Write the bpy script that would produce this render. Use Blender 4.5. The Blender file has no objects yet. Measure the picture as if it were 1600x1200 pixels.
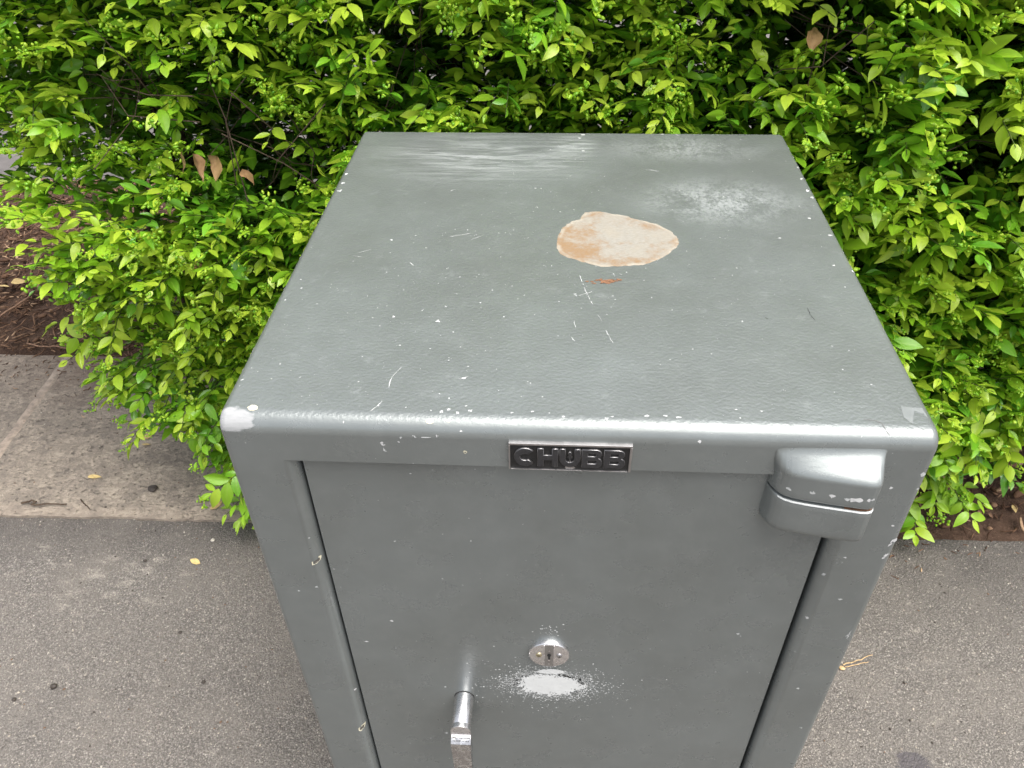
import bpy, bmesh, math, random
import numpy as np
from mathutils import Vector, Matrix, Euler, noise
from mathutils.bvhtree import BVHTree

rng = np.random.default_rng(7)
random.seed(7)
scene = bpy.context.scene
COL = scene.collection
R = math.radians

# ------------------------------------------------------------------ camera, sky, sun, exposure
H = 0.86                                   # height of the safe
cd = bpy.data.cameras.new('camera')
cd.sensor_width = 36.0
cd.lens = 1241.6 / 1600 * 36
cd.clip_start = 0.01
cd.clip_end = 500
cam = bpy.data.objects.new('camera', cd)
CAM = Vector((-0.01446, -0.46619, H + 0.42700))
cam.location = CAM
cam.rotation_euler = (0.8843185, 0.0152133, 0.055488)
COL.objects.link(cam)
scene.camera = cam

SUN_EL, SUN_AZ = R(72), R(125)             # azimuth clockwise from +Y: to the right, a little behind the camera
w = bpy.data.worlds.new('World')
scene.world = w
w.use_nodes = True
nt = w.node_tree
nt.nodes.clear()
sky = nt.nodes.new('ShaderNodeTexSky')
sky.sky_type = 'NISHITA'
sky.sun_disc = False
sky.sun_elevation = SUN_EL
sky.sun_rotation = SUN_AZ
sky.air_density = 1.0
sky.dust_density = 6.0
sky.ozone_density = 1.0
hs = nt.nodes.new('ShaderNodeHueSaturation')  # overcast: the cloud deck takes most of the blue out
hs.inputs['Saturation'].default_value = 0.35
bg = nt.nodes.new('ShaderNodeBackground')
bg.inputs['Strength'].default_value = 0.15
wo = nt.nodes.new('ShaderNodeOutputWorld')
nt.links.new(sky.outputs[0], hs.inputs['Color'])
nt.links.new(hs.outputs[0], bg.inputs['Color'])
nt.links.new(bg.outputs[0], wo.inputs[0])

sd = bpy.data.lights.new('sun', 'SUN')
sd.energy = 1.5
sd.angle = R(60)
sd.color = (1.0, 0.965, 0.92)
sun = bpy.data.objects.new('sun', sd)
sdir = Vector((math.sin(SUN_AZ) * math.cos(SUN_EL), math.cos(SUN_AZ) * math.cos(SUN_EL), math.sin(SUN_EL)))
sun.rotation_euler = sdir.to_track_quat('Z', 'Y').to_euler()
COL.objects.link(sun)

scene.view_settings.view_transform = 'Standard'
scene.view_settings.look = 'None'
scene.view_settings.exposure = 0.95
scene.view_settings.gamma = 1.0
scene.view_settings.use_curve_mapping = False
scene.render.engine = 'CYCLES'
scene.cycles.max_bounces = 8
scene.cycles.transparent_max_bounces = 4


# ------------------------------------------------------------------ helpers
def tag(o, label=None, cat=None, group=None, kind=None):
    for k, v in (('label', label), ('category', cat), ('group', group), ('kind', kind)):
        if v:
            o[k] = v
    return o


def world_of(o):
    M = Matrix.Translation(o.location) @ o.rotation_euler.to_matrix().to_4x4()
    return M if o.parent is None else world_of(o.parent) @ o.matrix_parent_inverse @ M


def link(o, parent=None):
    COL.objects.link(o)
    if parent is not None:
        o.parent = parent
        o.matrix_parent_inverse = world_of(parent).inverted()      # mesh data stays in world coordinates
    return o


def empty(name, loc):
    o = bpy.data.objects.new(name, None)
    o.empty_display_size = 0.05
    o.location = loc
    COL.objects.link(o)
    return o


def mesh(name, verts, faces, mat=None, smooth=True, sharp=40):
    me = bpy.data.meshes.new(name)
    me.from_pydata([tuple(v) for v in verts], [], [tuple(f) for f in faces])
    if mat:
        me.materials.append(mat)
    if smooth:
        me.polygons.foreach_set('use_smooth', [True] * len(me.polygons))
        if sharp:
            me.set_sharp_from_angle(angle=R(sharp))
    me.update()
    return me


def obj(name, verts, faces, mat=None, parent=None, smooth=True, sharp=40):
    return link(bpy.data.objects.new(name, mesh(name, verts, faces, mat, smooth, sharp)), parent)


def bm_obj(name, bm, mat, parent=None, sharp=40, wn=False):
    me = bpy.data.meshes.new(name)
    bmesh.ops.recalc_face_normals(bm, faces=bm.faces)
    bm.to_mesh(me)
    bm.free()
    me.materials.append(mat)
    me.polygons.foreach_set('use_smooth', [True] * len(me.polygons))
    me.set_sharp_from_angle(angle=R(sharp))
    o = link(bpy.data.objects.new(name, me), parent)
    if wn:
        o.modifiers.new('weighted_normal', 'WEIGHTED_NORMAL').keep_sharp = True
    return o


def big_mesh(name, V, F, mat, attr=None, smooth=True):
    """fast mesh from numpy: V (n,3), F list of (m,k) int arrays, attr (n,4) colour attribute 'leaf'"""
    me = bpy.data.meshes.new(name)
    F = [f for f in F if len(f)]
    loops = np.concatenate([f.ravel() for f in F])
    sizes = np.concatenate([np.full(len(f), f.shape[1]) for f in F])
    me.vertices.add(len(V))
    me.vertices.foreach_set('co', np.asarray(V, dtype=np.float32).ravel())
    me.loops.add(len(loops))
    me.loops.foreach_set('vertex_index', loops.astype(np.int32))
    me.polygons.add(len(sizes))
    me.polygons.foreach_set('loop_start', np.concatenate([[0], np.cumsum(sizes)[:-1]]).astype(np.int32))
    me.update(calc_edges=True)
    if smooth:
        me.polygons.foreach_set('use_smooth', [True] * len(sizes))
    if attr is not None:
        a = me.attributes.new('leaf', 'FLOAT_COLOR', 'POINT')
        a.data.foreach_set('color', np.asarray(attr, dtype=np.float32).ravel())
    me.materials.append(mat)
    me.validate()
    return me


class Mat:
    """small node builder"""
    def __init__(s, name):
        s.m = bpy.data.materials.new(name)
        s.m.use_nodes = True
        s.t = s.m.node_tree
        s.t.nodes.clear()
        s.out = s.n('ShaderNodeOutputMaterial')

    def n(s, typ, **kw):
        nd = s.t.nodes.new(typ)
        for k, v in kw.items():
            setattr(nd, k, v)
        return nd

    def put(s, sock, v):
        if isinstance(v, bpy.types.NodeSocket):
            s.t.links.new(v, sock)
        elif isinstance(v, (tuple, list)) and sock.type == 'RGBA' and len(v) == 3:
            sock.default_value = (*v, 1)
        else:
            sock.default_value = v

    def pos(s):
        return s.n('ShaderNodeTexCoord').outputs['Object']

    def mapping(s, vec, scale=(1, 1, 1), rot=(0, 0, 0), loc=(0, 0, 0)):
        m = s.n('ShaderNodeMapping')
        s.put(m.inputs['Vector'], vec)
        m.inputs['Scale'].default_value = scale
        m.inputs['Rotation'].default_value = rot
        m.inputs['Location'].default_value = loc
        return m.outputs[0]

    def noise(s, vec, scale, detail=4, rough=0.55, dist=0.0):
        m = s.n('ShaderNodeTexNoise')
        s.put(m.inputs['Vector'], vec)
        m.inputs['Scale'].default_value = scale
        m.inputs['Detail'].default_value = detail
        m.inputs['Roughness'].default_value = rough
        m.inputs['Distortion'].default_value = dist
        return m.outputs[0]

    def voro(s, vec, scale, feature='F1', out='Distance', rnd=1.0):
        m = s.n('ShaderNodeTexVoronoi', feature=feature)
        s.put(m.inputs['Vector'], vec)
        m.inputs['Scale'].default_value = scale
        m.inputs['Randomness'].default_value = rnd
        return m.outputs[out]

    def math(s, op, a, b=0.0, c=0.0, clamp=False):
        m = s.n('ShaderNodeMath', operation=op, use_clamp=clamp)
        s.put(m.inputs[0], a)
        s.put(m.inputs[1], b)
        s.put(m.inputs[2], c)
        return m.outputs[0]

    def map(s, v, a, b, c=0.0, d=1.0, smooth=True):
        m = s.n('ShaderNodeMapRange', interpolation_type='SMOOTHSTEP' if smooth else 'LINEAR')
        s.put(m.inputs[0], v)
        for i, q in enumerate((a, b, c, d)):
            s.put(m.inputs[i + 1], q)
        return m.outputs[0]

    def mix(s, f, a, b, blend='MIX'):
        m = s.n('ShaderNodeMix', data_type='RGBA', blend_type=blend)
        s.put(m.inputs[0], f)
        s.put(m.inputs[6], a)
        s.put(m.inputs[7], b)
        return m.outputs[2]

    def ramp(s, v, stops):
        m = s.n('ShaderNodeValToRGB')
        e = m.color_ramp.elements
        while len(e) < len(stops):
            e.new(0.5)
        for k, (p, c) in enumerate(stops):
            e[k].position = p
            e[k].color = (*c, 1) if len(c) == 3 else c
        s.put(m.inputs[0], v)
        return m.outputs[0]

    def blob(s, pos, centre, radius):
        """1 at the centre of an ellipsoid falling smoothly to 0 at its rim"""
        sub = s.n('ShaderNodeVectorMath', operation='SUBTRACT')
        s.put(sub.inputs[0], pos)
        sub.inputs[1].default_value = centre
        div = s.n('ShaderNodeVectorMath', operation='DIVIDE')
        s.t.links.new(sub.outputs[0], div.inputs[0])
        div.inputs[1].default_value = radius
        ln = s.n('ShaderNodeVectorMath', operation='LENGTH')
        s.t.links.new(div.outputs[0], ln.inputs[0])
        return s.map(ln.outputs['Value'], 0.0, 1.0, 1.0, 0.0)

    def bump(s, h, strength, dist, normal=None):
        m = s.n('ShaderNodeBump')
        s.put(m.inputs['Height'], h)
        m.inputs['Strength'].default_value = strength
        m.inputs['Distance'].default_value = dist
        if normal is not None:
            s.put(m.inputs['Normal'], normal)
        return m.outputs[0]

    def bsdf(s, color, rough=0.5, metal=0.0, normal=None, spec=0.5, link=True, **kw):
        b = s.n('ShaderNodeBsdfPrincipled')
        s.put(b.inputs['Base Color'], color)
        s.put(b.inputs['Roughness'], rough)
        s.put(b.inputs['Metallic'], metal)
        s.put(b.inputs['Specular IOR Level'], spec)
        for k, v in kw.items():
            s.put(b.inputs[k.replace('_', ' ')], v)
        if normal is not None:
            s.put(b.inputs['Normal'], normal)
        if link:
            s.t.links.new(b.outputs[0], s.out.inputs[0])
        return b.outputs[0]


# ------------------------------------------------------------------ materials
def make_paint():
    M = Mat('grey_enamel')
    p = M.pos()
    big = M.noise(p, 7, 4, 0.6)
    mid = M.noise(p, 40, 5, 0.6)
    base = M.mix(M.map(big, 0.3, 0.7), (0.196, 0.212, 0.207), (0.222, 0.242, 0.240))
    base = M.mix(M.map(mid, 0.42, 0.75, 0, 0.12), base, (0.33, 0.35, 0.345))
    # rubbed chalky marks at the back of the top
    st = M.mapping(p, (9, 70, 9), (0, 0, R(-9)))
    streak = M.noise(st, 1.1, 6, 0.7, 1.2)
    fine = M.noise(p, 260, 4, 0.7)
    patch = M.noise(p, 22, 5, 0.65)
    a = M.blob(p, (-0.115, 0.515, H), (0.21, 0.11, 0.05))
    a2 = M.blob(p, (0.005, 0.56, H), (0.045, 0.055, 0.05))
    b = M.blob(p, (0.175, 0.40, H), (0.14, 0.085, 0.05))
    c = M.blob(p, (0.15, 0.55, H), (0.16, 0.06, 0.05))
    m1 = M.math('MULTIPLY', M.math('ADD', a, a2, clamp=True), M.map(streak, 0.36, 0.74))
    m2 = M.math('MULTIPLY', M.math('MULTIPLY', M.math('MAXIMUM', b, M.math('MULTIPLY', c, 0.8)), 0.68), M.map(M.math('MULTIPLY', M.math('ADD', patch, 0.12), fine), 0.20, 0.42))
    # faint chalkiness everywhere on top
    z = M.n('ShaderNodeSeparateXYZ')
    M.put(z.inputs[0], p)
    top = M.map(z.outputs[2], H - 0.012, H - 0.001)
    m3 = M.math('MULTIPLY', M.math('MULTIPLY', top, M.map(M.noise(p, 60, 6, 0.75), 0.56, 0.8)), 0.5)
    # worn white front left corner and front edge
    cw = M.blob(p, (-0.277, 0.006, H - 0.005), (0.032, 0.017, 0.017))
    m4 = M.map(M.math('ADD', cw, M.math('MULTIPLY', M.math('SUBTRACT', M.noise(M.mapping(p, (1, 3, 3)), 60, 5, 0.65), 0.5), 0.9)), 0.30, 0.42)
    mask = M.math('MAXIMUM', M.math('MULTIPLY', M.math('MAXIMUM', m1, m2), 0.80), M.math('MULTIPLY', m3, 0.42))
    col = M.mix(mask, base, (0.42, 0.44, 0.445))
    col = M.mix(M.math('MULTIPLY', m4, M.map(M.noise(M.mapping(p, (1, 6, 6)), 90, 4, 0.7), 0.3, 0.6, 0.45, 1.0)), col, (0.33, 0.335, 0.34))
    mall = M.math('MAXIMUM', mask, m4)
    metal = M.math('MULTIPLY', M.math('SUBTRACT', 1.0, mall), 0.46)
    rough = M.math('ADD', M.math('ADD', M.map(M.noise(p, 30, 4), 0.3, 0.7, 0.265, 0.315), M.map(z.outputs[2], H - 0.004, H - 0.0004, 0.0, 0.05)), M.math('MULTIPLY', mall, 0.3))
    # orange peel: rolled enamel, coarser on top than on the door
    peel = M.noise(M.mapping(p, (1.0, 1.25, 1.0)), 270, 2, 0.5)
    micro = M.noise(p, 900, 2, 0.5)
    h = M.math('ADD', M.math('MULTIPLY', peel, M.map(z.outputs[2], H - 0.004, H - 0.0004, 0.16, 1.0)), M.math('MULTIPLY', micro, 0.12))
    wav = M.bump(M.noise(p, 9, 1), 0.06, 0.01)
    nrm = M.bump(h, 0.7, 0.0007, wav)
    M.bsdf(col, rough, metal, nrm, 0.5)
    return M.m


def make_simple(name, color, rough, metal=0.0, var=0.15, scale=60, bump=0.0, bscale=200):
    M = Mat(name)
    p = M.pos()
    n = M.noise(p, scale, 5, 0.65)
    lo = tuple(c * (1 - var) for c in color)
    hi = tuple(min(1, c * (1 + var)) for c in color)
    col = M.mix(M.map(n, 0.3, 0.7), lo, hi)
    nrm = M.bump(M.noise(p, bscale, 4, 0.6), bump, 0.001) if bump else None
    M.bsdf(col, M.map(n, 0.3, 0.7, rough * 0.85, min(1, rough * 1.15)), metal, nrm)
    return M.m


def make_chrome():
    M = Mat('worn_chrome')
    p = M.pos()
    n = M.noise(p, 90, 5, 0.65)
    pit = M.map(M.noise(p, 420, 3, 0.6), 0.60, 0.72)
    col = M.mix(M.math('MULTIPLY', pit, 0.5), (0.80, 0.79, 0.80), (0.30, 0.28, 0.27))
    nrm = M.bump(n, 0.12, 0.0006)
    M.bsdf(col, M.map(n, 0.3, 0.7, 0.22, 0.34), 1.0, nrm)
    return M.m


def make_lever_chrome():
    M = Mat('pitted_chrome')
    p = M.pos()
    n = M.noise(p, 150, 4, 0.6, 0.8)
    m = M.map(n, 0.5, 0.62)
    col = M.mix(m, (0.50, 0.49, 0.49), (0.72, 0.72, 0.72))
    nrm = M.bump(n, 0.35, 0.0012)
    M.bsdf(col, M.map(n, 0.3, 0.7, 0.15, 0.3), 1.0, nrm)
    return M.m


def make_patch():
    M = Mat('bare_primer')
    p = M.pos()
    at = M.n('ShaderNodeAttribute', attribute_name='leaf')
    edge = M.n('ShaderNodeSeparateColor')
    M.put(edge.inputs[0], at.outputs['Color'])
    e = edge.outputs[0]
    n1 = M.noise(p, 45, 6, 0.7)
    n2 = M.noise(M.mapping(p, (1, 2.2, 1)), 260, 4, 0.7)
    base = M.mix(M.map(n2, 0.3, 0.7), (0.245, 0.230, 0.200), (0.305, 0.294, 0.262))
    base = M.mix(M.map(n1, 0.3, 0.6, 0.5, 0.0), base, (0.30, 0.262, 0.205))
    rust = M.math('MULTIPLY', M.map(M.math('ADD', M.math('ADD', n1, M.math('MULTIPLY', M.blob(p, (0.005, 0.30, H), (0.05, 0.06, 0.05)), 0.16)), M.math('MULTIPLY', e, 0.24)), 0.62, 0.88), M.map(n2, 0.2, 0.6, 0.45, 1.0))
    col = M.mix(M.math('MULTIPLY', rust, 0.85), base, (0.24, 0.140, 0.060))
    rim = M.math('MULTIPLY', M.map(e, 0.90, 0.97), M.map(M.noise(p, 60, 3), 0.4, 0.6, 0.15, 1.0))
    col = M.mix(M.math('MULTIPLY', rim, 0.7), col, (0.36, 0.335, 0.28))
    M.bsdf(col, 0.85, 0.0, M.bump(n2, 0.4, 0.0006), 0.2)
    return M.m


def make_leaf(name='leaf_green'):
    M = Mat(name)
    at = M.n('ShaderNodeAttribute', attribute_name='leaf')
    sp = M.n('ShaderNodeSeparateColor')
    M.put(sp.inputs[0], at.outputs['Color'])
    age, tint, across = sp.outputs[0], sp.outputs[1], sp.outputs[2]
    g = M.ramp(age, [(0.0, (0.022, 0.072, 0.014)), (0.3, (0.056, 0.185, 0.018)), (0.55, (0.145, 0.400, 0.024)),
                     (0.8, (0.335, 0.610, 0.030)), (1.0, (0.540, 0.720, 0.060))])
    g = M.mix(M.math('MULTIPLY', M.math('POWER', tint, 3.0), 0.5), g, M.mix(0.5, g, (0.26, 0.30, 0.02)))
    rib = M.map(across, 0.0, 0.16, 0.55, 0.0)
    g = M.mix(rib, g, M.mix(0.35, g, (0.45, 0.55, 0.15)))
    p = M.pos()
    n = M.noise(p, 120, 3, 0.6)
    g = M.mix(M.map(n, 0.35, 0.75, 0.0, 0.30), g, M.mix(0.5, g, (0.02, 0.05, 0.01)))
    nrm = M.bump(M.noise(p, 260, 3, 0.6), 0.25, 0.0008)
    pr = M.bsdf(g, M.map(age, 0.0, 1.0, 0.24, 0.36), 0.0, nrm, 0.6, link=False)
    tr = M.n('ShaderNodeBsdfTranslucent')
    M.put(tr.inputs[0], M.mix(0.35, g, (0.26, 0.55, 0.03)))
    mx = M.n('ShaderNodeMixShader')
    M.put(mx.inputs[0], M.map(age, 0.0, 1.0, 0.15, 0.40))
    M.t.links.new(pr, mx.inputs[1])
    M.t.links.new(tr.outputs[0], mx.inputs[2])
    M.t.links.new(mx.outputs[0], M.out.inputs[0])
    return M.m


def make_dead():
    M = Mat('dead_leaf_brown')
    at = M.n('ShaderNodeAttribute', attribute_name='leaf')
    sp = M.n('ShaderNodeSeparateColor')
    M.put(sp.inputs[0], at.outputs['Color'])
    p = M.pos()
    n = M.noise(p, 160, 4, 0.65)
    g = M.ramp(sp.outputs[0], [(0.0, (0.13, 0.065, 0.030)), (0.5, (0.30, 0.180, 0.085)), (1.0, (0.68, 0.52, 0.22))])
    g = M.mix(M.map(n, 0.4, 0.75, 0.0, 0.45), g, (0.12, 0.06, 0.025))
    M.bsdf(g, 0.6, 0.0, M.bump(n, 0.4, 0.001), 0.3)
    return M.m


def make_bark(name, c1, c2, scale=120):
    M = Mat(name)
    p = M.pos()
    n = M.noise(p, scale, 5, 0.7)
    M.bsdf(M.mix(M.map(n, 0.3, 0.7), c1, c2), 0.85, 0.0, M.bump(n, 0.6, 0.002), 0.25)
    return M.m


def make_chip():
    M = Mat('mulch_chip')
    at = M.n('ShaderNodeAttribute', attribute_name='leaf')
    sp = M.n('ShaderNodeSeparateColor')
    M.put(sp.inputs[0], at.outputs['Color'])
    p = M.pos()
    n = M.noise(p, 220, 4, 0.65)
    g = M.ramp(sp.outputs[0], [(0.0, (0.028, 0.014, 0.009)), (0.45, (0.125, 0.068, 0.042)), (0.8, (0.27, 0.16, 0.10)), (1.0, (0.56, 0.38, 0.24))])
    g = M.mix(M.map(n, 0.35, 0.7, 0.0, 0.5), g, M.mix(0.5, g, (0.02, 0.012, 0.008)))
    M.bsdf(g, 0.85, 0.0, M.bump(n, 0.5, 0.001), 0.2)
    return M.m


def make_asphalt():
    M = Mat('weathered_asphalt')
    p = M.pos()
    wob = M.n('ShaderNodeVectorMath', operation='MULTIPLY_ADD')
    nz = M.n('ShaderNodeTexNoise')
    M.put(nz.inputs['Vector'], p)
    nz.inputs['Scale'].default_value = 60
    M.put(wob.inputs[0], nz.outputs['Color'])
    wob.inputs[1].default_value = (0.006, 0.006, 0.0)
    M.put(wob.inputs[2], p)
    q = wob.outputs[0]
    vd = M.voro(q, 330, 'F1', 'Distance')
    vc = M.voro(q, 330, 'F1', 'Color')
    vs = M.n('ShaderNodeSeparateColor')
    M.put(vs.inputs[0], vc)
    big = M.noise(p, 1.6, 5, 0.6)
    mid = M.noise(p, 9, 6, 0.65)
    fine = M.noise(p, 420, 3, 0.6)
    stone = M.ramp(vs.outputs[0], [(0.0, (0.176, 0.159, 0.143)), (0.5, (0.232, 0.211, 0.191)), (0.9, (0.290, 0.265, 0.241)), (1.0, (0.48, 0.44, 0.39))])
    tar = M.mix(M.map(fine, 0.3, 0.7), (0.048, 0.043, 0.039), (0.145, 0.131, 0.119))
    gap = M.map(M.math('ADD', vd, M.math('MULTIPLY', M.math('SUBTRACT', fine, 0.5), 0.5)), 0.36, 0.62)
    col = M.mix(M.math('MULTIPLY', gap, 0.85), stone, tar)
    # dust and wear, colour darkened in a strip along the edge of the bed
    sx = M.n('ShaderNodeSeparateXYZ')
    M.put(sx.inputs[0], p)
    edge = M.map(M.math('ADD', sx.outputs[1], M.math('MULTIPLY', M.math('SUBTRACT', mid, 0.5), 0.25)), M.map(sx.outputs[0], 0.0, 0.4, 0.42, 0.30), 0.62)
    col = M.mix(M.math('MULTIPLY', edge, 0.62), col, (0.070, 0.062, 0.056))
    col = M.mix(M.map(mid, 0.35, 0.72, 0.0, 0.55), col, (0.208, 0.186, 0.164))
    pits = M.noise(M.mapping(p, (0.8, 1.2, 1), (0, 0, R(20))), 150, 3, 0.6, 0.8)
    col = M.mix(M.map(pits, 0.60, 0.68, 0.0, 0.75), col, (0.070, 0.060, 0.053))
    lite = M.noise(M.mapping(p, (1.3, 0.8, 1), (0, 0, R(-25))), 210, 2, 0.5, 0.5)
    col = M.mix(M.map(lite, 0.64, 0.70, 0.0, 0.7), col, (0.47, 0.42, 0.36))
    col = M.mix(M.map(big, 0.35, 0.7, 0.15, 0.0), col, (0.10, 0.093, 0.088))
    # pale rub marks
    rub = M.math('ADD', M.noise(M.mapping(p, (3, 7, 1), (0, 0, R(-35))), 5, 6, 0.75), M.math('MULTIPLY', M.blob(p, (-0.90, 0.47, 0), (0.34, 0.14, 0.1)), 0.10))
    col = M.mix(M.math('MULTIPLY', M.map(rub, 0.58, 0.78), M.map(fine, 0.35, 0.6)), col, (0.44, 0.40, 0.345))
    # two dark bluish patches with ragged rims
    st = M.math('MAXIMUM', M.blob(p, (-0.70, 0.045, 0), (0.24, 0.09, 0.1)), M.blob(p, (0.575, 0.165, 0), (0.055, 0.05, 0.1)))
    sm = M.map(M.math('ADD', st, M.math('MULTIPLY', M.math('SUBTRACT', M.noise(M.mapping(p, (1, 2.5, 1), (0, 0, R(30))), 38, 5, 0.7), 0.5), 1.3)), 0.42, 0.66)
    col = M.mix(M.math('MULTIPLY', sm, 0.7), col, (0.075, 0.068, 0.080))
    h = M.math('ADD', M.math('MULTIPLY', pits, -1.2), M.math('MULTIPLY', M.math('SUBTRACT', 1.0, M.map(vd, 0.1, 0.75)), 0.7))
    h = M.math('ADD', h, M.math('MULTIPLY', fine, 0.5))
    n1 = M.bump(mid, 0.3, 0.02)
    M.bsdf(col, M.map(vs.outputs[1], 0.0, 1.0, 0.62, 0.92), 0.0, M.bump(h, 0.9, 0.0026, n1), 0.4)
    return M.m


def make_concrete():
    M = Mat('stained_concrete')
    p = M.pos()
    big = M.noise(p, 2.6, 6, 0.62)
    mid = M.noise(p, 22, 6, 0.7)
    fine = M.noise(p, 330, 4, 0.65)
    pit = M.map(M.noise(M.mapping(p, (0.7, 1.2, 1)), 130, 3, 0.6), 0.60, 0.70)
    col = M.mix(M.map(big, 0.36, 0.66), (0.310, 0.265, 0.215), (0.455, 0.385, 0.308))
    col = M.mix(M.map(mid, 0.42, 0.64, 0.0, 0.62), col, (0.165, 0.142, 0.123))
    gr = M.noise(M.mapping(p, (0.75, 1.15, 1), (0, 0, R(8))), 95, 5, 0.75, 0.6)
    col = M.mix(M.map(gr, 0.44, 0.60, 0.50, 0.0), col, (0.125, 0.108, 0.094))
    col = M.mix(M.map(gr, 0.56, 0.70, 0.0, 0.6), col, (0.42, 0.35, 0.29))
    col = M.mix(M.map(fine, 0.45, 0.75, 0.0, 0.5), col, (0.34, 0.29, 0.24))
    col = M.mix(M.math('MULTIPLY', pit, 0.4), col, (0.10, 0.088, 0.078))
    # soil washed off the bed
    sx = M.n('ShaderNodeSeparateXYZ')
    M.put(sx.inputs[0], p)
    soil = M.map(M.math('ADD', sx.outputs[1], M.math('MULTIPLY', M.math('SUBTRACT', mid, 0.5), 0.30)), 0.92, 1.16)
    col = M.mix(M.math('MULTIPLY', soil, M.map(sx.outputs[0], -1.5, -1.0, 0.15, 0.75)), col, (0.185, 0.115, 0.080))
    pale = M.map(M.math('ADD', sx.outputs[1], M.math('MULTIPLY', M.math('SUBTRACT', mid, 0.5), 0.10)), 0.655, 0.63)
    col = M.mix(M.math('MULTIPLY', pale, 0.3), col, (0.38, 0.31, 0.25))
    h = M.math('ADD', M.math('MULTIPLY', M.math('ADD', fine, gr), 0.6), M.math('ADD', M.math('MULTIPLY', mid, 0.7), M.math('MULTIPLY', pit, -0.7)))
    M.bsdf(col, 0.88, 0.0, M.bump(h, 1.0, 0.0045), 0.3)
    return M.m


def make_soil():
    M = Mat('dark_soil')
    p = M.pos()
    n = M.noise(p, 14, 6, 0.7)
    f = M.noise(p, 160, 5, 0.7)
    col = M.mix(M.map(n, 0.3, 0.7), (0.075, 0.045, 0.033), (0.155, 0.096, 0.067))
    col = M.mix(M.map(f, 0.5, 0.72, 0.0, 0.6), col, (0.24, 0.155, 0.105))
    M.bsdf(col, 0.95, 0.0, M.bump(M.math('ADD', f, n), 0.9, 0.012), 0.2)
    return M.m


PAINT = make_paint()
CHROME = make_chrome()
PITTED = make_lever_chrome()
WHITE = make_simple('white_primer', (0.56, 0.565, 0.56), 0.7, var=0.06)
CHIPCOL = make_simple('pale_chip', (0.47, 0.485, 0.48), 0.7, var=0.12)
CREAM = make_simple('cream_filler', (0.66, 0.62, 0.46), 0.8, var=0.1)
DARK = make_simple('dark_gap', (0.02, 0.02, 0.02), 0.8)
BLACK = make_simple('black_enamel', (0.008, 0.008, 0.008), 0.55, var=0.5, scale=500, bump=0.35, bscale=700)
LETTER = make_simple('black_letter_enamel', (0.025, 0.025, 0.027), 0.42, var=0.4, scale=700, bump=0.2, bscale=900)
RIM = make_simple('satin_aluminium', (0.45, 0.44, 0.44), 0.42, 1.0, var=0.10, scale=120)
BRASS = make_simple('dull_brass', (0.62, 0.55, 0.36), 0.35, 1.0, var=0.2, scale=300)
RUST = make_simple('rust_stain', (0.19, 0.095, 0.050), 0.9, var=0.4, scale=300)
FILLER = make_simple('white_filler', (0.66, 0.675, 0.665), 0.85, var=0.04, bump=0.3)
SHOW = make_simple('paint_showing', (0.17, 0.18, 0.178), 0.6, 0.3)
LEAF = make_leaf()
DEAD = make_dead()
TWIG = make_bark('dark_twig', (0.045, 0.030, 0.022), (0.12, 0.085, 0.06))
STEMG = make_bark('green_twig', (0.05, 0.075, 0.02), (0.10, 0.14, 0.03))
CHIP = make_chip()
PATCH = make_patch()
ASPHALT = make_asphalt()
CONCRETE = make_concrete()
SOIL = make_soil()
PAVING = make_simple('grey_paving', (0.115, 0.105, 0.10), 0.9, var=0.25, scale=8, bump=0.3)
MORTAR = make_simple('pale_mortar', (0.305, 0.248, 0.20), 0.9, var=0.3, scale=60, bump=0.6)
SEED = make_simple('dark_seed', (0.045, 0.035, 0.028), 0.6, var=0.4, scale=400, bump=0.6)
PEBBLE = make_simple('pale_pebble', (0.50, 0.46, 0.40), 0.8, var=0.25, scale=200, bump=0.5)
STRAW = make_simple('dry_straw', (0.55, 0.38, 0.20), 0.7, var=0.25, scale=200)
ROOT = make_simple('dry_root', (0.27, 0.16, 0.10), 0.85, var=0.35, scale=150, bump=0.6)


# ------------------------------------------------------------------ ground
def nz(x, y, s, o=0.0):
    return noise.noise(Vector((x * s + o, y * s - o, o * 1.7)))


def sheet(name, x0, x1, edge0, edge1, z, mat, thick=None, step=0.012, fine=(-1.9, 1.7), cat=None):
    """flat sheet whose near and far borders follow edge0(x) and edge1(x)"""
    xs = [x0] + list(np.arange(max(x0, fine[0]), min(x1, fine[1]) + 1e-6, step)) + [x1]
    xs = sorted(set(round(x, 5) for x in xs))
    V, F = [], []
    n = len(xs)
    for x in xs:
        V.append((x, edge0(x), z)); V.append((x, edge1(x), z))
    for i in range(n - 1):
        F.append((2 * i, 2 * i + 2, 2 * i + 3, 2 * i + 1))
    if thick:
        b = len(V)
        for x in xs:
            V.append((x, edge0(x) - 0.0025, z - thick)); V.append((x, edge1(x) + 0.0025, z - thick))
        for i in range(n - 1):
            F.append((b + 2 * i, b + 2 * i + 2, 2 * i + 2, 2 * i))
            F.append((2 * i + 1, 2 * i + 3, b + 2 * i + 3, b + 2 * i + 1))
        F.append((0, 1, b + 1, b)); F.append((2 * n - 2, b + 2 * n - 2, b + 2 * n - 1, 2 * n - 1))
    return obj(name, V, F, mat, None, smooth=False)


def tar_edge(x):
    return 0.622 + 0.022 * (x + 0.3) * 0.5 + 0.006 * nz(x, 0, 9) + 0.004 * nz(x, 3, 40)


def slab_far(x):
    return 1.172 + 0.006 * nz(x, 7, 8) + 0.004 * nz(x, 1, 30)


ground = obj('ground', [(-150, -150, -0.03), (150, -150, -0.03), (150, 150, -0.03), (-150, 150, -0.03)], [(0, 1, 2, 3)], SOIL, smooth=False)
tag(ground, kind='structure')
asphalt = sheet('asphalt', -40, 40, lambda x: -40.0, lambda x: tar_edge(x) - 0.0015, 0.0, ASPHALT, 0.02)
tag(asphalt, kind='structure')

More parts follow.
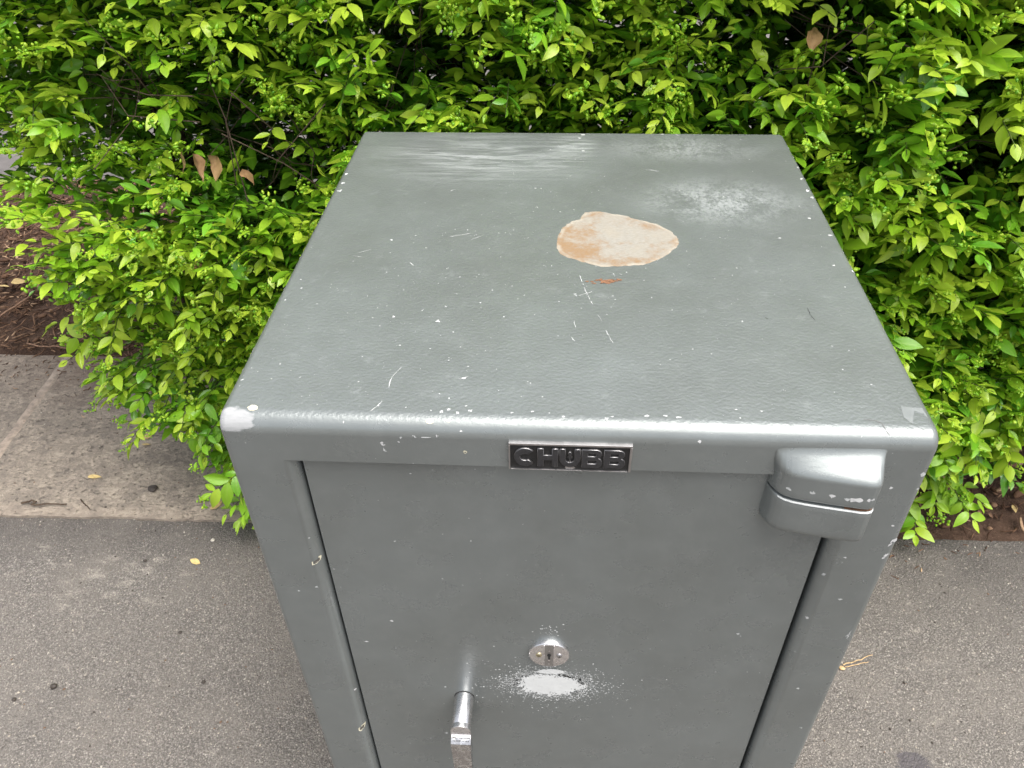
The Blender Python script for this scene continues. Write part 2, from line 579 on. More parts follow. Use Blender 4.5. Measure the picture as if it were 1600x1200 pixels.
# mulch bed: a lumpy soil sheet
bedX = np.concatenate([[-14, -6, -3.2], np.arange(-2.6, 1.9, 0.05), [2.4, 4, 8, 14]])
bedY = np.concatenate([np.arange(0.60, 2.26, 0.05)])
V, F = [], []
for y in bedY:
    for x in bedX:
        k = min(1.0, max(0.0, (y - 0.62) / 0.08))
        zz = -0.012 + k * (0.016 + 0.014 * nz(x, y, 5) + 0.007 * nz(x, y, 17))
        if x < -0.40 and y < 1.20:
            zz = -0.02
        V.append((x, y, zz))
nx = len(bedX)
for j in range(len(bedY) - 1):
    for i in range(nx - 1):
        F.append((j * nx + i, j * nx + i + 1, (j + 1) * nx + i + 1, (j + 1) * nx + i))
bed = obj('mulch_bed', V, F, SOIL, sharp=None)
tag(bed, kind='structure')
path = sheet('path', -40, 40, lambda x: 2.24 + 0.004 * nz(x, 2, 12), lambda x: 40.0, 0.012, PAVING, 0.05)
tag(path, kind='structure')

# concrete strip: two slabs with a mortar joint between them
jx = -1.302
slab1 = sheet('concrete_slab', jx, -0.42, tar_edge, slab_far, 0.005, CONCRETE, 0.03)
slab2 = sheet('concrete_slab', -9.0, jx - 0.001, tar_edge, slab_far, 0.004, CONCRETE, 0.03)
for s in (slab1, slab2):
    tag(s, kind='structure')
V, F = [], []
ys = np.arange(0.625, 1.172, 0.012)
for k, y in enumerate(ys):
    o = 0.004 * nz(0, y, 20) - 0.055 * (y - 0.77)
    zz = 0.0062 + 0.0015 * nz(5, y, 25)
    V += [(jx - 0.016 + o, y, 0.0015), (jx - 0.008 + o, y, zz), (jx + 0.008 + o, y, zz), (jx + 0.016 + o, y, 0.0015)]
    if k:
        b = 4 * (k - 1)
        F += [(b + i, b + i + 1, b + i + 5, b + i + 4) for i in range(3)]
joint = obj('mortar_joint', V, F, MORTAR)
tag(joint, kind='structure')

# ------------------------------------------------------------------ safe
SAFE = empty('safe', (0, 0.30, 0))
tag(SAFE, 'grey painted steel safe with worn top standing on the asphalt in front of the hedge', 'safe')
HW, DEP = 0.2895, 0.606

bm = bmesh.new()
bmesh.ops.create_cube(bm, size=1.0)
for v in bm.verts:
    v.co = Vector((v.co.x * 2 * HW, DEP / 2 + v.co.y * DEP, H / 2 + 0.002 + v.co.z * (H - 0.004)))
es = [e for e in bm.edges if not all(v.co.z < 0.1 for v in e.verts)]
fr = [e for e in es if all(v.co.z > 0.5 and v.co.y < 0.1 for v in e.verts)]
bmesh.ops.bevel(bm, geom=fr, offset=0.0155, segments=7, profile=0.5, affect='EDGES', clamp_overlap=True)
es = [e for e in bm.edges if not all(v.co.z < 0.1 for v in e.verts) and len(e.link_faces) == 2 and e.calc_face_angle() > R(60)]
bmesh.ops.bevel(bm, geom=es, offset=0.0075, segments=5, profile=0.5, affect='EDGES', clamp_overlap=True)
bm.faces.ensure_lookup_table()
front = max((f for f in bm.faces if f.normal.y < -0.99), key=lambda f: f.calc_area())
ov = sorted(front.verts, key=lambda v: (v.co.z > H / 2, v.co.x))
o_bl, o_br, o_tl, o_tr = ov
bmesh.ops.delete(bm, geom=[front], context='FACES_ONLY')
zt0, zb0 = H - 0.0445, 0.085
rings = []
for k in range(8):
    th = R(90) * k / 7
    s, c = math.sin(th), math.cos(th)
    x = 0.2425 - 0.012 * s
    zt, zb = zt0 - 0.003 * s, zb0 + 0.012 * s
    y = 0.012 * (1 - c)
    rings.append([bm.verts.new(q) for q in ((-x, y, zb), (x, y, zb), (x, y, zt), (-x, y, zt))])
x = 0.2305
rings.append([bm.verts.new(q) for q in ((-x, 0.06, zb), (x, 0.06, zb), (x, 0.06, zt), (-x, 0.06, zt))])
outer = [o_bl, o_br, o_tr, o_tl]
for a, b in zip([outer] + rings[:-1], rings):
    for i in range(4):
        bm.faces.new((a[i], a[(i + 1) % 4], b[(i + 1) % 4], b[i]))
bm.faces.new(rings[-1])
body = bm_obj('body', bm, PAINT, SAFE, 50, True)

# door
bm = bmesh.new()
bmesh.ops.create_cube(bm, size=1.0)
dz0, dz1 = zb0 + 0.0145, H - 0.0492
DX0, DX1, DY = -0.2286, 0.2268, 0.0075
for v in bm.verts:
    v.co = Vector((DX0 if v.co.x < 0 else DX1, DY if v.co.y < 0 else 0.055, dz0 if v.co.z < 0 else dz1))
bmesh.ops.bevel(bm, geom=[e for e in bm.edges if all(v.co.y < 0.02 for v in e.verts)], offset=0.0022, segments=3, profile=0.5, affect='EDGES')
door = bm_obj('door', bm, PAINT, SAFE, 50, True)

# hinge: fixed upper knuckle flowing out of the rail, lower knuckle on the door
PL = [(0.1560, -0.0095), (0.1648, -0.0095), (0.1656, -0.0050), (0.1668, -0.0005), (0.1685, 0.0035), (0.1712, 0.0076), (0.1755, 0.0110), (0.1815, 0.0134), (0.192, 0.0158),
      (0.208, 0.0185), (0.224, 0.0210), (0.234, 0.0225), (0.239, 0.0226), (0.2425, 0.0215), (0.2450, 0.0185), (0.2463, 0.0145), (0.2470, 0.009),
      (0.2476, 0.003), (0.2480, -0.002), (0.2484, -0.0095), (0.2530, -0.0095)]


def plan(x):
    for (a, pa), (b, pb) in zip(PL[:-1], PL[1:]):
        if a <= x <= b:
            return pa + (pb - pa) * (x - a) / (b - a)
    return -0.0095


XS = sorted(set([round(p[0], 5) for p in PL] + [round(0.160 + 0.004 * i, 5) for i in range(22)] + [round(0.236 + 0.001 * i, 5) for i in range(18)]))


def rise(z):           # the top face of the hinge: concave foot at the rail, straight slope, rounded crest
    t = min(1.0, max(0.0, (-0.0105 - z) / 0.0235))
    if t < 0.40:
        return t * t / 0.8 * 1.45
    if t < 0.75:
        return 0.29 + (t - 0.40) * 1.45
    u = (t - 0.75) / 0.25
    return 0.7975 + 0.2025 * (1 - (1 - u) ** 1.79)


ZU = [-0.0105 - 0.0012 * i for i in range(22)] + [-0.040, -0.045, -0.050, -0.0545, -0.0570, -0.0582]
V, F = [], []
for z in ZU:
    for x in XS:
        g = rise(z)
        u = min(1, max(0, (0.056 + z) / 0.045))
        p = plan(x + 0.0085 * u * u * min(1, max(0, (0.215 - x) / 0.03)) - 0.0035 * u ** 3 * min(1, max(0, (x - 0.225) / 0.015)))
        if p > 0:
            p *= 1 + 0.08 * min(1, max(0, (-z - 0.03) / 0.03))
        p = min(p, p * g - 0.0009 * (1 - g))
        if z < -0.056:
            p -= 0.0012 * (1 if z < -0.058 else 0.35) * (p > 0.002)
        V.append((x, -max(p, -0.0095), H + z))
n = len(XS)
for j in range(len(ZU) - 1):
    for i in range(n - 1):
        F.append((j * n + i, (j + 1) * n + i, (j + 1) * n + i + 1, j * n + i + 1))
b = len(V)
for x in XS:
    V.append((x, 0.012, H + ZU[-1] - 0.0002))
for i in range(n - 1):
    F.append(((len(ZU) - 1) * n + i, b + i, b + i + 1, (len(ZU) - 1) * n + i + 1))
hinge = obj('hinge', V, F, PAINT, SAFE, sharp=45)

ZL = [-0.0612, -0.0619, -0.0632, -0.068, -0.074, -0.080, -0.086, -0.0925, -0.0970, -0.0985, -0.0993]
V, F = [], []
for j, z in enumerate(ZL):
    e = 0.0016 if j == 0 else (0.0006 if j == 1 else 0.0)
    e = max(e, 0.0035 if j == len(ZL) - 1 else (0.0018 if j == len(ZL) - 2 else (0.0006 if j == len(ZL) - 3 else 0)))
    for x in XS:
        p = plan(x) * 1.06 + 0.0005
        V.append((x, -max(p - e, -0.0095), H + z))
for j in range(len(ZL) - 1):
    for i in range(n - 1):
        F.append((j * n + i, (j + 1) * n + i, (j + 1) * n + i + 1, j * n + i + 1))
b = len(V)
V += [(x, 0.012, H + ZL[0]) for x in XS] + [(x, 0.012, H + ZL[-1]) for x in XS]
m = len(ZL) - 1
for i in range(n - 1):
    F.append((b + i, i, i + 1, b + i + 1))
    F.append((m * n + i, b + n + i, b + n + i + 1, m * n + i + 1))
F.append(tuple([b + n - 1] + [j * n + n - 1 for j in range(len(ZL))] + [b + 2 * n - 1]))
knuckle = obj('hinge_knuckle', V, F, PAINT, SAFE, sharp=45)
# bright worn line along the seam of the knuckles
V, F = [], []
seam = [x for x in XS if 0.1690 <= x <= 0.2462]
for x in seam:
    p = plan(x) * 1.06 + 0.0005
    wdt = 0.00025 + 0.0002 * nz(x, 0, 300)
    V += [(x, -p + 0.0011, H - 0.0610), (x, -p - 0.0001, H - 0.0617), (x, -p - 0.00025, H - 0.0617 - wdt)]
for i in range(len(seam) - 1):
    F += [(3 * i + k, 3 * i + k + 1, 3 * i + k + 4, 3 * i + k + 3) for k in range(2)]
obj('worn_edge', V, F, CHIPCOL, knuckle)
V = []
F = []
for i, x in enumerate(np.linspace(0.222, 0.244, 12)):
    p = plan(x) * 1.06
    V += [(x, -p + 0.0035, H - 0.0608), (x, -p + 0.0012, H - 0.0608)]
    if i:
        F.append((2 * i - 2, 2 * i - 1, 2 * i + 1, 2 * i))
obj('rust_stain', V, F, RUST, knuckle, smooth=False)


# name plate
def box(name, x0, x1, y0, y1, z0, z1, mat, parent, bev=0.0, seg=2):
    bm = bmesh.new()
    bmesh.ops.create_cube(bm, size=1.0)
    for v in bm.verts:
        v.co = Vector((x1 if v.co.x > 0 else x0, y1 if v.co.y > 0 else y0, z1 if v.co.z > 0 else z0))
    if bev:
        bmesh.ops.bevel(bm, geom=list(bm.edges), offset=bev, segments=seg, profile=0.5, affect='EDGES')
    return bm_obj(name, bm, mat, parent, 40, True)


PX0, PX1, PZ0, PZ1 = -0.0496, 0.0496, H - 0.0437, H - 0.0148
plate = box('nameplate', PX0, PX1, -0.0022, 0.0004, PZ0, PZ1, BLACK, SAFE)
for nm, q in (('plate_rim', (PX0 - 0.0003, PX1 + 0.0003, PZ1 - 0.0018, PZ1 + 0.0003)), ('plate_rim', (PX0 - 0.0003, PX0 + 0.0010, PZ0 - 0.0003, PZ1 - 0.0019)),
              ('plate_rim', (PX1 - 0.0017, PX1 + 0.0003, PZ0 - 0.0003, PZ1 - 0.0019)), ('plate_rim', (PX0 + 0.0011, PX1 - 0.0018, PZ0 - 0.0003, PZ0 + 0.0003))):
    box(nm, q[0], q[1], -0.0036, 0.0003, q[2], q[3], RIM, plate, 0.0004)


def arc(cx, cz, rx, rz, a0, a1, n):
    return [(cx + rx * math.cos(R(a0 + (a1 - a0) * i / (n - 1))), cz + rz * math.sin(R(a0 + (a1 - a0) * i / (n - 1)))) for i in range(n)]


def letter(name, loops, x0, z0, sx, sz, parent):
    cu = bpy.data.curves.new(name, 'CURVE')
    cu.dimensions = '2D'
    cu.fill_mode = 'BOTH'
    cu.extrude = 0.0006
    cu.bevel_depth = 0.00055
    cu.bevel_resolution = 1
    cu.offset = -0.0003
    for lp in loops:
        sp = cu.splines.new('POLY')
        sp.points.add(len(lp) - 1)
        for q, (a, c) in zip(sp.points, lp):
            q.co = (a * sx, c * sz, 0, 1)
        sp.use_cyclic_u = True
    tmp = bpy.data.objects.new(name, cu)
    COL.objects.link(tmp)
    dg = bpy.context.evaluated_depsgraph_get()
    me = bpy.data.meshes.new_from_object(tmp.evaluated_get(dg))
    bpy.data.objects.remove(tmp)
    me.materials.clear()
    me.materials.append(LETTER)
    me.materials.append(RIM)
    me.transform(Matrix.Translation((x0, -0.0030, z0)) @ Matrix.Rotation(R(90), 4, 'X'))
    for f in me.polygons:
        f.material_index = 0 if abs(f.normal.y) > 0.85 else 1
    me.name = name
    return link(bpy.data.objects.new(name, me), parent)


# letter outlines in a unit box (1 wide, 1 high)
Cl = [arc(0.5, 0.5, 0.5, 0.5, 44, 316, 30) + list(reversed(arc(0.5, 0.5, 0.25, 0.20, 56, 304, 24)))]
Hl = [[(0, 0), (0.28, 0), (0.28, 0.37), (0.72, 0.37), (0.72, 0), (1, 0), (1, 1), (0.72, 1), (0.72, 0.62), (0.28, 0.62), (0.28, 1), (0, 1)]]
Ul = [[(0, 1), (0, 0.45)] + arc(0.5, 0.45, 0.5, 0.45, 180, 360, 20)[1:-1] + [(1, 0.45), (1, 1), (0.74, 1), (0.74, 0.47)] + arc(0.5, 0.47, 0.24, 0.22, 360, 180, 14)[1:-1] + [(0.26, 0.47), (0.26, 1)]]
Bl = [[(0, 0), (0.70, 0)] + arc(0.70, 0.27, 0.30, 0.27, -90, 65, 12)[1:] + [(0.80, 0.52)] + arc(0.66, 0.755, 0.30, 0.245, -55, 90, 12) + [(0, 1)],
      [(0.27, 0.20), (0.27, 0.40), (0.66, 0.40)] + arc(0.66, 0.30, 0.08, 0.10, 90, -90, 7)[1:-1] + [(0.66, 0.20)],
      [(0.27, 0.62), (0.27, 0.81), (0.62, 0.81)] + arc(0.62, 0.715, 0.08, 0.095, 90, -90, 7)[1:-1] + [(0.62, 0.62)]]
lh = 0.0196
lz = H - 0.0388
for lp, a, b in ((Cl, -0.0452, -0.0278), (Hl, -0.0262, -0.0098), (Ul, -0.0082, 0.0082), (Bl, 0.0098, 0.0262), (Bl, 0.0276, 0.0446)):
    letter('letter', lp, a, lz - 0.0004, b - a, lh, plate)
# small keyhole emblem inside the U, a dot above, a bright worn spot under it
em = [arc(0.5, 0.80, 0.30, 0.16, -60, 240, 12) + [(0.10, 0.45), (0.5, 0.30), (0.40, 0.12), (0.5, 0.0), (0.60, 0.12), (0.5, 0.30), (0.90, 0.45)]]
letter('emblem', em, -0.0020, lz + 0.0042, 0.0040, 0.0125, plate)


def flake(verts, centre, normal, r, aspect=1.0, ang=0.0, n=7, jag=0.35, lift=0.00025):
    """append an irregular flat chip to (V,F)"""
    V, F = verts
    nn = Vector(normal).normalized()
    u = nn.orthogonal().normalized()
    if abs(nn.z) > 0.7:
        u = Vector((1, 0, 0)) - nn * nn.x
    elif abs(nn.y) > 0.5:
        u = Vector((1, 0, 0)) - nn * nn.x
    u.normalize()
    v = nn.cross(u)
    b = len(V)
    c = Vector(centre) + nn * lift
    ca, sa = math.cos(ang), math.sin(ang)
    for i in range(n):
        t = 2 * math.pi * i / n
        rr = r * (1 + jag * (random.random() - 0.5) * 2)
        a, d = rr * math.cos(t) * aspect, rr * math.sin(t)
        V.append(c + u * (a * ca - d * sa) + v * (a * sa + d * ca))
    F.append(tuple(range(b, b + n)))


sp = ([], [])
flake(sp, (0.0005, -0.0022, PZ0 + 0.0022), (0, -1, 0), 0.0019, 2.6, 0, 11, 0.25)
obj('bare_spot', sp[0], sp[1], RIM, plate, smooth=False)


# lock escutcheon
def ring_disc(name, c, prof, mat, parent, seg=48, sharp=35):
    """surface of revolution about -Y through c; prof = [(radius, y)...] from rim to centre"""
    V, F = [], []
    for (r, y) in prof:
        for i in range(seg):
            a = 2 * math.pi * i / seg
            V.append((c[0] + r * math.cos(a), y, c[2] + r * math.sin(a)))
    for j in range(len(prof) - 1):
        for i in range(seg):
            F.append((j * seg + i, j * seg + (i + 1) % seg, (j + 1) * seg + (i + 1) % seg, (j + 1) * seg + i))
    F.append(tuple((len(prof) - 1) * seg + i for i in range(seg)))
    o = obj(name, V, F, mat, parent, sharp=sharp)
    bmx = bmesh.new(); bmx.from_mesh(o.data)
    bmesh.ops.recalc_face_normals(bmx, faces=bmx.faces)
    bmx.to_mesh(o.data); bmx.free()
    return o


LX, LZ = -0.0127, H - 0.328
esc = ring_disc('lock_escutcheon', (LX, 0, LZ), [(0.0216, DY), (0.0216, DY - 0.0042), (0.0211, DY - 0.0050), (0.0202, DY - 0.0054)], CHROME, SAFE)
# raised guide bars leave a channel down the middle
for s in (-1, 1):
    box('guide_bar', LX + s * 0.0052 - 0.0005, LX + s * 0.0052 + 0.0005, DY - 0.0062, DY - 0.0050, LZ - 0.0190, LZ + 0.0190, CHROME, esc, 0.0002, 1)
box('keyway_plate', LX - 0.0046, LX + 0.0046, DY - 0.0058, DY - 0.0050, LZ - 0.0196, LZ + 0.0200, RIM, esc, 0.0002, 1)
sp = ([], [])
flake(sp, (LX, DY - 0.0058, LZ + 0.0018), (0, -1, 0), 0.0030, 0.70, 0, 16, 0.05, 0.0003)
flake(sp, (LX, DY - 0.0058, LZ - 0.0035), (0, -1, 0), 0.0040, 0.30, 0, 12, 0.05, 0.00045)
obj('keyhole', sp[0], sp[1], DARK, esc, smooth=False)
sp = ([], [])
for q in ((0.0105, 0.0007, 0.0010), (-0.0070, 0.0009, 0.0014), (-0.0140, 0.0009, 0.0012)):
    flake(sp, (LX, DY - 0.0058, LZ + q[0]), (0, -1, 0), q[2], 0.8, 0, 9, 0.1, 0.0006)
obj('key_pin', sp[0], sp[1], CHROME, esc, smooth=False)
for s, mm in ((-1, BRASS), (1, RIM)):
    sc = ring_disc('screw', (LX + s * 0.0108, 0, LZ + 0.0012), [(0.0033, DY - 0.005), (0.0033, DY - 0.0060), (0.0025, DY - 0.0068), (0.0010, DY - 0.0071)], mm, esc, 20)
    sp = ([], [])
    flake(sp, (LX + s * 0.0108, DY - 0.0071, LZ + 0.0012), (0, -1, 0), 0.0024, 0.16, R(-15) if s > 0 else R(70), 8, 0.0, 0.0002)
    obj('screw_slot', sp[0], sp[1], DARK, sc, smooth=False)

# handle: stem straight out of the door, hub, engraved ledge, lever
HX, HZ = -0.1085, H - 0.4275
stem_seg = 40
V, F = [], []
prof = [(0.0107, DY), (0.0107, -0.0285), (0.0104, -0.0290)]
handle = ring_disc('handle', (HX, 0, HZ), prof, CHROME, SAFE, 40)
lw = 0.0113
ring_disc('collar', (HX, 0, HZ), [(0.0114, DY), (0.0114, DY - 0.0006), (0.0106, DY - 0.0007)], DARK, handle, 40)


def prism(name, pts, y0, y1, mat, parent, bev=0.0008):
    """outline in x,z extruded from y0 to y1"""
    bm = bmesh.new()
    a = [bm.verts.new((x, y0, z)) for x, z in pts]
    c = [bm.verts.new((x, y1, z)) for x, z in pts]
    bm.faces.new(a)
    bm.faces.new(list(reversed(c)))
    for i in range(len(pts)):
        k = (i + 1) % len(pts)
        bm.faces.new((a[k], a[i], c[i], c[k]))
    bmesh.ops.recalc_face_normals(bm, faces=bm.faces)
    if bev:
        bmesh.ops.bevel(bm, geom=[e for e in bm.edges if len(e.link_faces) == 2 and e.calc_face_angle() > 0.6], offset=bev, segments=2, profile=0.5, affect='EDGES')
    return bm_obj(name, bm, mat, parent, 40, True)


hub = [(HX + lw, HZ - 0.012)] + [(HX + lw * math.cos(R(a)), HZ + 0.0005 + lw * math.sin(R(a))) for a in range(0, 181, 12)] + [(HX - lw, HZ - 0.012)]
prism('handle_hub', hub, -0.0345, -0.0288, CHROME, handle, 0.0005)
# lever seen from the side (y, z): ledge slopes up towards the hub, then the grip
side = [(-0.0288, HZ - 0.0085), (-0.0355, HZ - 0.0085), (-0.0362, HZ - 0.0088), (-0.0362, HZ - 0.0100), (-0.0368, HZ - 0.0103), (-0.0415, HZ - 0.0140), (-0.0420, HZ - 0.0152), (-0.0425, HZ - 0.060),
        (-0.0410, HZ - 0.118), (-0.0395, HZ - 0.124), (-0.0370, HZ - 0.124), (-0.0345, HZ - 0.118), (-0.0310, HZ - 0.060), (-0.0288, HZ - 0.020)]
bm = bmesh.new()
rows = []
for dx in (-1, 1):
    rows.append([bm.verts.new((HX + dx * lw * (1.0 if z > HZ - 0.02 else 1.0 - 0.15 * ((HZ - 0.02 - z) / 0.1)), y, z)) for y, z in side])
bm.faces.new(rows[0]); bm.faces.new(list(reversed(rows[1])))
k = len(side)
for i in range(k):
    j = (i + 1) % k
    bm.faces.new((rows[0][j], rows[0][i], rows[1][i], rows[1][j]))
bmesh.ops.recalc_face_normals(bm, faces=bm.faces)
bmesh.ops.bevel(bm, geom=[e for e in bm.edges if len(e.link_faces) == 2 and e.calc_face_angle() > 1.2], offset=0.0006, segments=2, profile=0.5, affect='EDGES')
bm_obj('lever', bm, PITTED, handle, 35, True)
# engraved groove and worn engraving on the ledge
box('groove', HX - lw * 0.86, HX + lw * 0.92, -0.0366, -0.0358, HZ - 0.0102, HZ - 0.0092, DARK, handle)
sp = ([], [])
dn = Vector((0, -0.62, 0.78)).normalized()
for i in range(11):
    xx = HX - 0.0085 + 0.0172 * i / 10
    flake(sp, (xx, -0.0390, HZ - 0.0120), dn, 0.00075, random.uniform(0.5, 0.95), random.uniform(-.3, .3), 6, 0.3, 0.00035)
obj('worn_engraving', sp[0], sp[1], DARK, handle, smooth=False)

# ------------------------------------------------------------------ wear marks on the safe: place, size, stretch, turn
CHIPS = [
    ((0.0166, 0.5939, 0.86,), 0.0055, 1.3, 0,), ((0.0121, 0.5827, 0.86,), 0.0046, 1.4, 20,), ((0.0168, 0.5402, 0.86,), 0.0044, 1.2, 0,), ((0.1255, 0.5981, 0.86,), 0.0037, 2, 0,),
    ((0.1453, 0.5962, 0.86,), 0.0037, 0.5, 60,), ((0.2844, 0.4951, 0.8596,), 0.0053, 1.4, 60,), ((0.2815, 0.4609, 0.86,), 0.006, 1.5, 60,), ((0.2819, 0.4294, 0.86,), 0.0058, 1.8, 60,),
    ((0.283, 0.4112, 0.8598,), 0.0058, 1.5, 60,), ((0.2675, 0.3596, 0.86,), 0.0031, 1.3, 0,), ((0.2256, 0.3131, 0.86,), 0.003, 0.8, 70,), ((0.281, 0.3203, 0.86,), 0.0053, 2.2, 5,),
    ((0.2855, 0.2479, 0.859,), 0.0043, 1.6, 60,), ((0.2691, 0.257, 0.86,), 0.0029, 1.5, 0,), ((-0.2819, 0.463, 0.86,), 0.0051, 1.2, 60,), ((-0.2803, 0.4372, 0.86,), 0.0042, 1.2, 60,),
    ((-0.2795, 0.416, 0.86,), 0.0057, 1.5, 50,), ((-0.1952, 0.2971, 0.86,), 0.0036, 0.6, 70,), ((-0.1248, 0.1442, 0.86,), 0.0042, 1.5, 10,), ((-0.1678, 0.1501, 0.86,), 0.0031, 1.3, 20,),
    ((-0.1541, 0.1048, 0.86,), 0.0018, 1, 0,), ((-0.0914, 0.0601, 0.86,), 0.0055, 2.5, 20,), ((-0.1419, 0.1618, 0.86,), 0.0019, 1, 0,), ((-0.1053, 0.0163, 0.86,), 0.0042, 1.6, 20,),
    ((-0.1003, 0.0189, 0.86,), 0.0032, 1.2, 30,), ((-0.092, 0.0153, 0.86,), 0.0026, 1, 0,), ((-0.0818, 0.018, 0.86,), 0.0037, 1.6, -10,), ((-0.0671, 0.0098, 0.8588,), 0.0026, 1.5, 0,),
    ((-0.1142, 0.0168, 0.86,), 0.0021, 0.7, 60,), ((0.086, 0.0166, 0.86,), 0.0047, 2, 0,), ((0.0759, 0.0178, 0.86,), 0.0037, 2, 0,), ((0.0606, 0.0172, 0.86,), 0.0052, 2.5, 0,),
    ((0.1023, 0.0007, 0.8489,), 0.0021, 1, 0,), ((0.1766, -0.0121, 0.812,), 0.0039, 1.8, -10,), ((0.1941, -0.017, 0.8127,), 0.0044, 1.9, 5,), ((0.2091, -0.0196, 0.8124,), 0.0039, 1.9, 0,),
    ((0.2274, -0.0225, 0.812,), 0.0078, 2.2, 8,), ((0.2363, -0.0236, 0.8128,), 0.0034, 1.6, 30,), ((0.2209, -0.0215, 0.8114,), 0.0033, 1.4, -20,), ((0.2397, -0.0234, 0.8135,), 0.0022, 1.2, 30,),
    ((0.2842, 0.0003, 0.8199,), 0.0041, 1.3, 40,), ((0.2634, 0, 0.8036,), 0.0023, 1, 0,), ((0.2841, 0.0003, 0.738,), 0.005, 1.6, 40,), ((0.2824, 0.0001, 0.7322,), 0.0032, 1.6, 40,),
    ((0.2837, 0.0003, 0.7179,), 0.0045, 1.8, 40,), ((0.282, -0, 0.7137,), 0.0032, 1.8, 20,), ((0.278, 0, 0.7575,), 0.0031, 2, 0,), ((0.2856, 0.001, 0.8021,), 0.0024, 0.7, 60,),
    ((-0.1535, -0, 0.8371,), 0.0032, 0.45, 15,), ((-0.1531, 0, 0.8313,), 0.0027, 0.5, 15,), ((-0.1399, -0, 0.8405,), 0.0016, 0.6, 50,), ((-0.1378, 0, 0.8448,), 0.0016, 0.6, 50,),
    ((-0.1173, 0.0002, 0.8461,), 0.0073, 9, 0,), ((-0.1083, 0.0004, 0.8477,), 0.0021, 0.4, 0,), ((-0.1262, 0.0002, 0.8465,), 0.0021, 0.5, 20,), ((-0.0885, 0.0022, 0.8523,), 0.0021, 2, 0,),
    ((0.2595, 0, 0.6517,), 0.0034, 1.7, 0,), ((0.2367, 0.0016, 0.6861,), 0.0026, 1, 0,), ((0.2369, 0.0014, 0.6183,), 0.0028, 0.9, 0,), ((0.1776, 0.0075, 0.5779,), 0.0028, 1.3, 0,),
    ((0.2802, -0, 0.5943,), 0.0043, 0.2, -35,), ((0.2487, -0, 0.7128,), 0.0025, 2, 0,), ((0.2529, 0, 0.4934,), 0.0023, 1, 0,), ((0.2745, 0, 0.4105,), 0.0025, 0.6, 0,),
    ((-0.1356, 0.0075, 0.3456,), 0.0026, 1, 0,), ((-0.2081, 0.0075, 0.5368,), 0.0037, 1.6, 0,), ((-0.1766, 0.0075, 0.5764,), 0.0021, 1, 0,), ((-0.2425, 0, 0.6402,), 0.002, 1, 0,),
    ((-0.2373, 0.0012, 0.7135,), 0.0019, 1.5, 30,), ((-0.2618, 0, 0.6328,), 0.002, 1, 0,), ((-0.2332, 0.0044, 0.4431,), 0.0032, 0.8, 50,), ((-0.0478, 0.017, 0.86,), 0.0031, 2.2, 0,),
    ((-0.0312, 0.0192, 0.86,), 0.0026, 1.5, 20,), ((-0.0063, 0.0141, 0.8598,), 0.0031, 1.8, 0,), ((0.0286, 0.0125, 0.8597,), 0.0031, 1.2, 20,), ((0.0333, 0.0154, 0.86,), 0.0021, 1.2, 20,),
    ((0.1536, 0.0262, 0.86,), 0.0016, 1, 0,), ((0.1335, 0.0278, 0.86,), 0.0022, 2, 0,), ((-0.2739, 0.2131, 0.86,), 0.002, 1, 0,),
]
SCRATCHES = [
    ((-0.1473, 0.074, 0.86,), (-0.1537, 0.0586, 0.86,),), ((-0.1537, 0.0586, 0.86,), (-0.154, 0.0448, 0.86,),), ((-0.1563, 0.0273, 0.86,), (-0.1597, 0.0198, 0.86,),), ((-0.1597, 0.0198, 0.86,), (-0.164, 0.0143, 0.8599,),),
    ((0.0123, 0.21, 0.86,), (0.0211, 0.1771, 0.86,),), ((0.0255, 0.1598, 0.86,), (0.0294, 0.1483, 0.86,),), ((0.0319, 0.135, 0.86,), (0.038, 0.1144, 0.86,),), ((0.0025, 0.1526, 0.86,), (0.0048, 0.1351, 0.86,),),
    ((0.0007, 0.1229, 0.86,), (0.0035, 0.1161, 0.86,),), ((-0.0962, 0.059, 0.86,), (-0.0878, 0.0628, 0.86,),), ((0.0087, 0.2304, 0.86,), (0.013, 0.2112, 0.86,),), ((0.0425, 0.2351, 0.86,), (0.0455, 0.2291, 0.86,),),
    ((0.0496, 0.2341, 0.86,), (0.0546, 0.2306, 0.86,),), ((0.0241, 0.201, 0.86,), (0.0083, 0.1924, 0.86,),), ((-0.2261, 0.2685, 0.86,), (-0.2137, 0.2756, 0.86,),), ((-0.2302, 0.2617, 0.86,), (-0.2201, 0.2593, 0.86,),),
    ((-0.1089, 0.2995, 0.86,), (-0.0958, 0.3098, 0.86,),), ((-0.1472, 0.4157, 0.86,), (-0.1387, 0.4228, 0.86,),), ((0.0946, 0.4844, 0.86,), (0.1109, 0.4791, 0.86,),), ((0.282, 0, 0.6021,), (0.2806, -0, 0.5877,),),
    ((-0.1321, 0.306, 0.86,), (-0.1103, 0.3138, 0.86,),), ((-0.1681, 0.2503, 0.86,), (-0.1631, 0.244, 0.86,),),
]
DARK_MARKS = [
    ((0.2248, 0.1782, 0.86,), (0.2245, 0.1664, 0.86,),), ((0.2245, 0.1664, 0.86,), (0.2264, 0.157, 0.86,),), ((0.1819, 0.1608, 0.86,), (0.1843, 0.1577, 0.86,),),
]
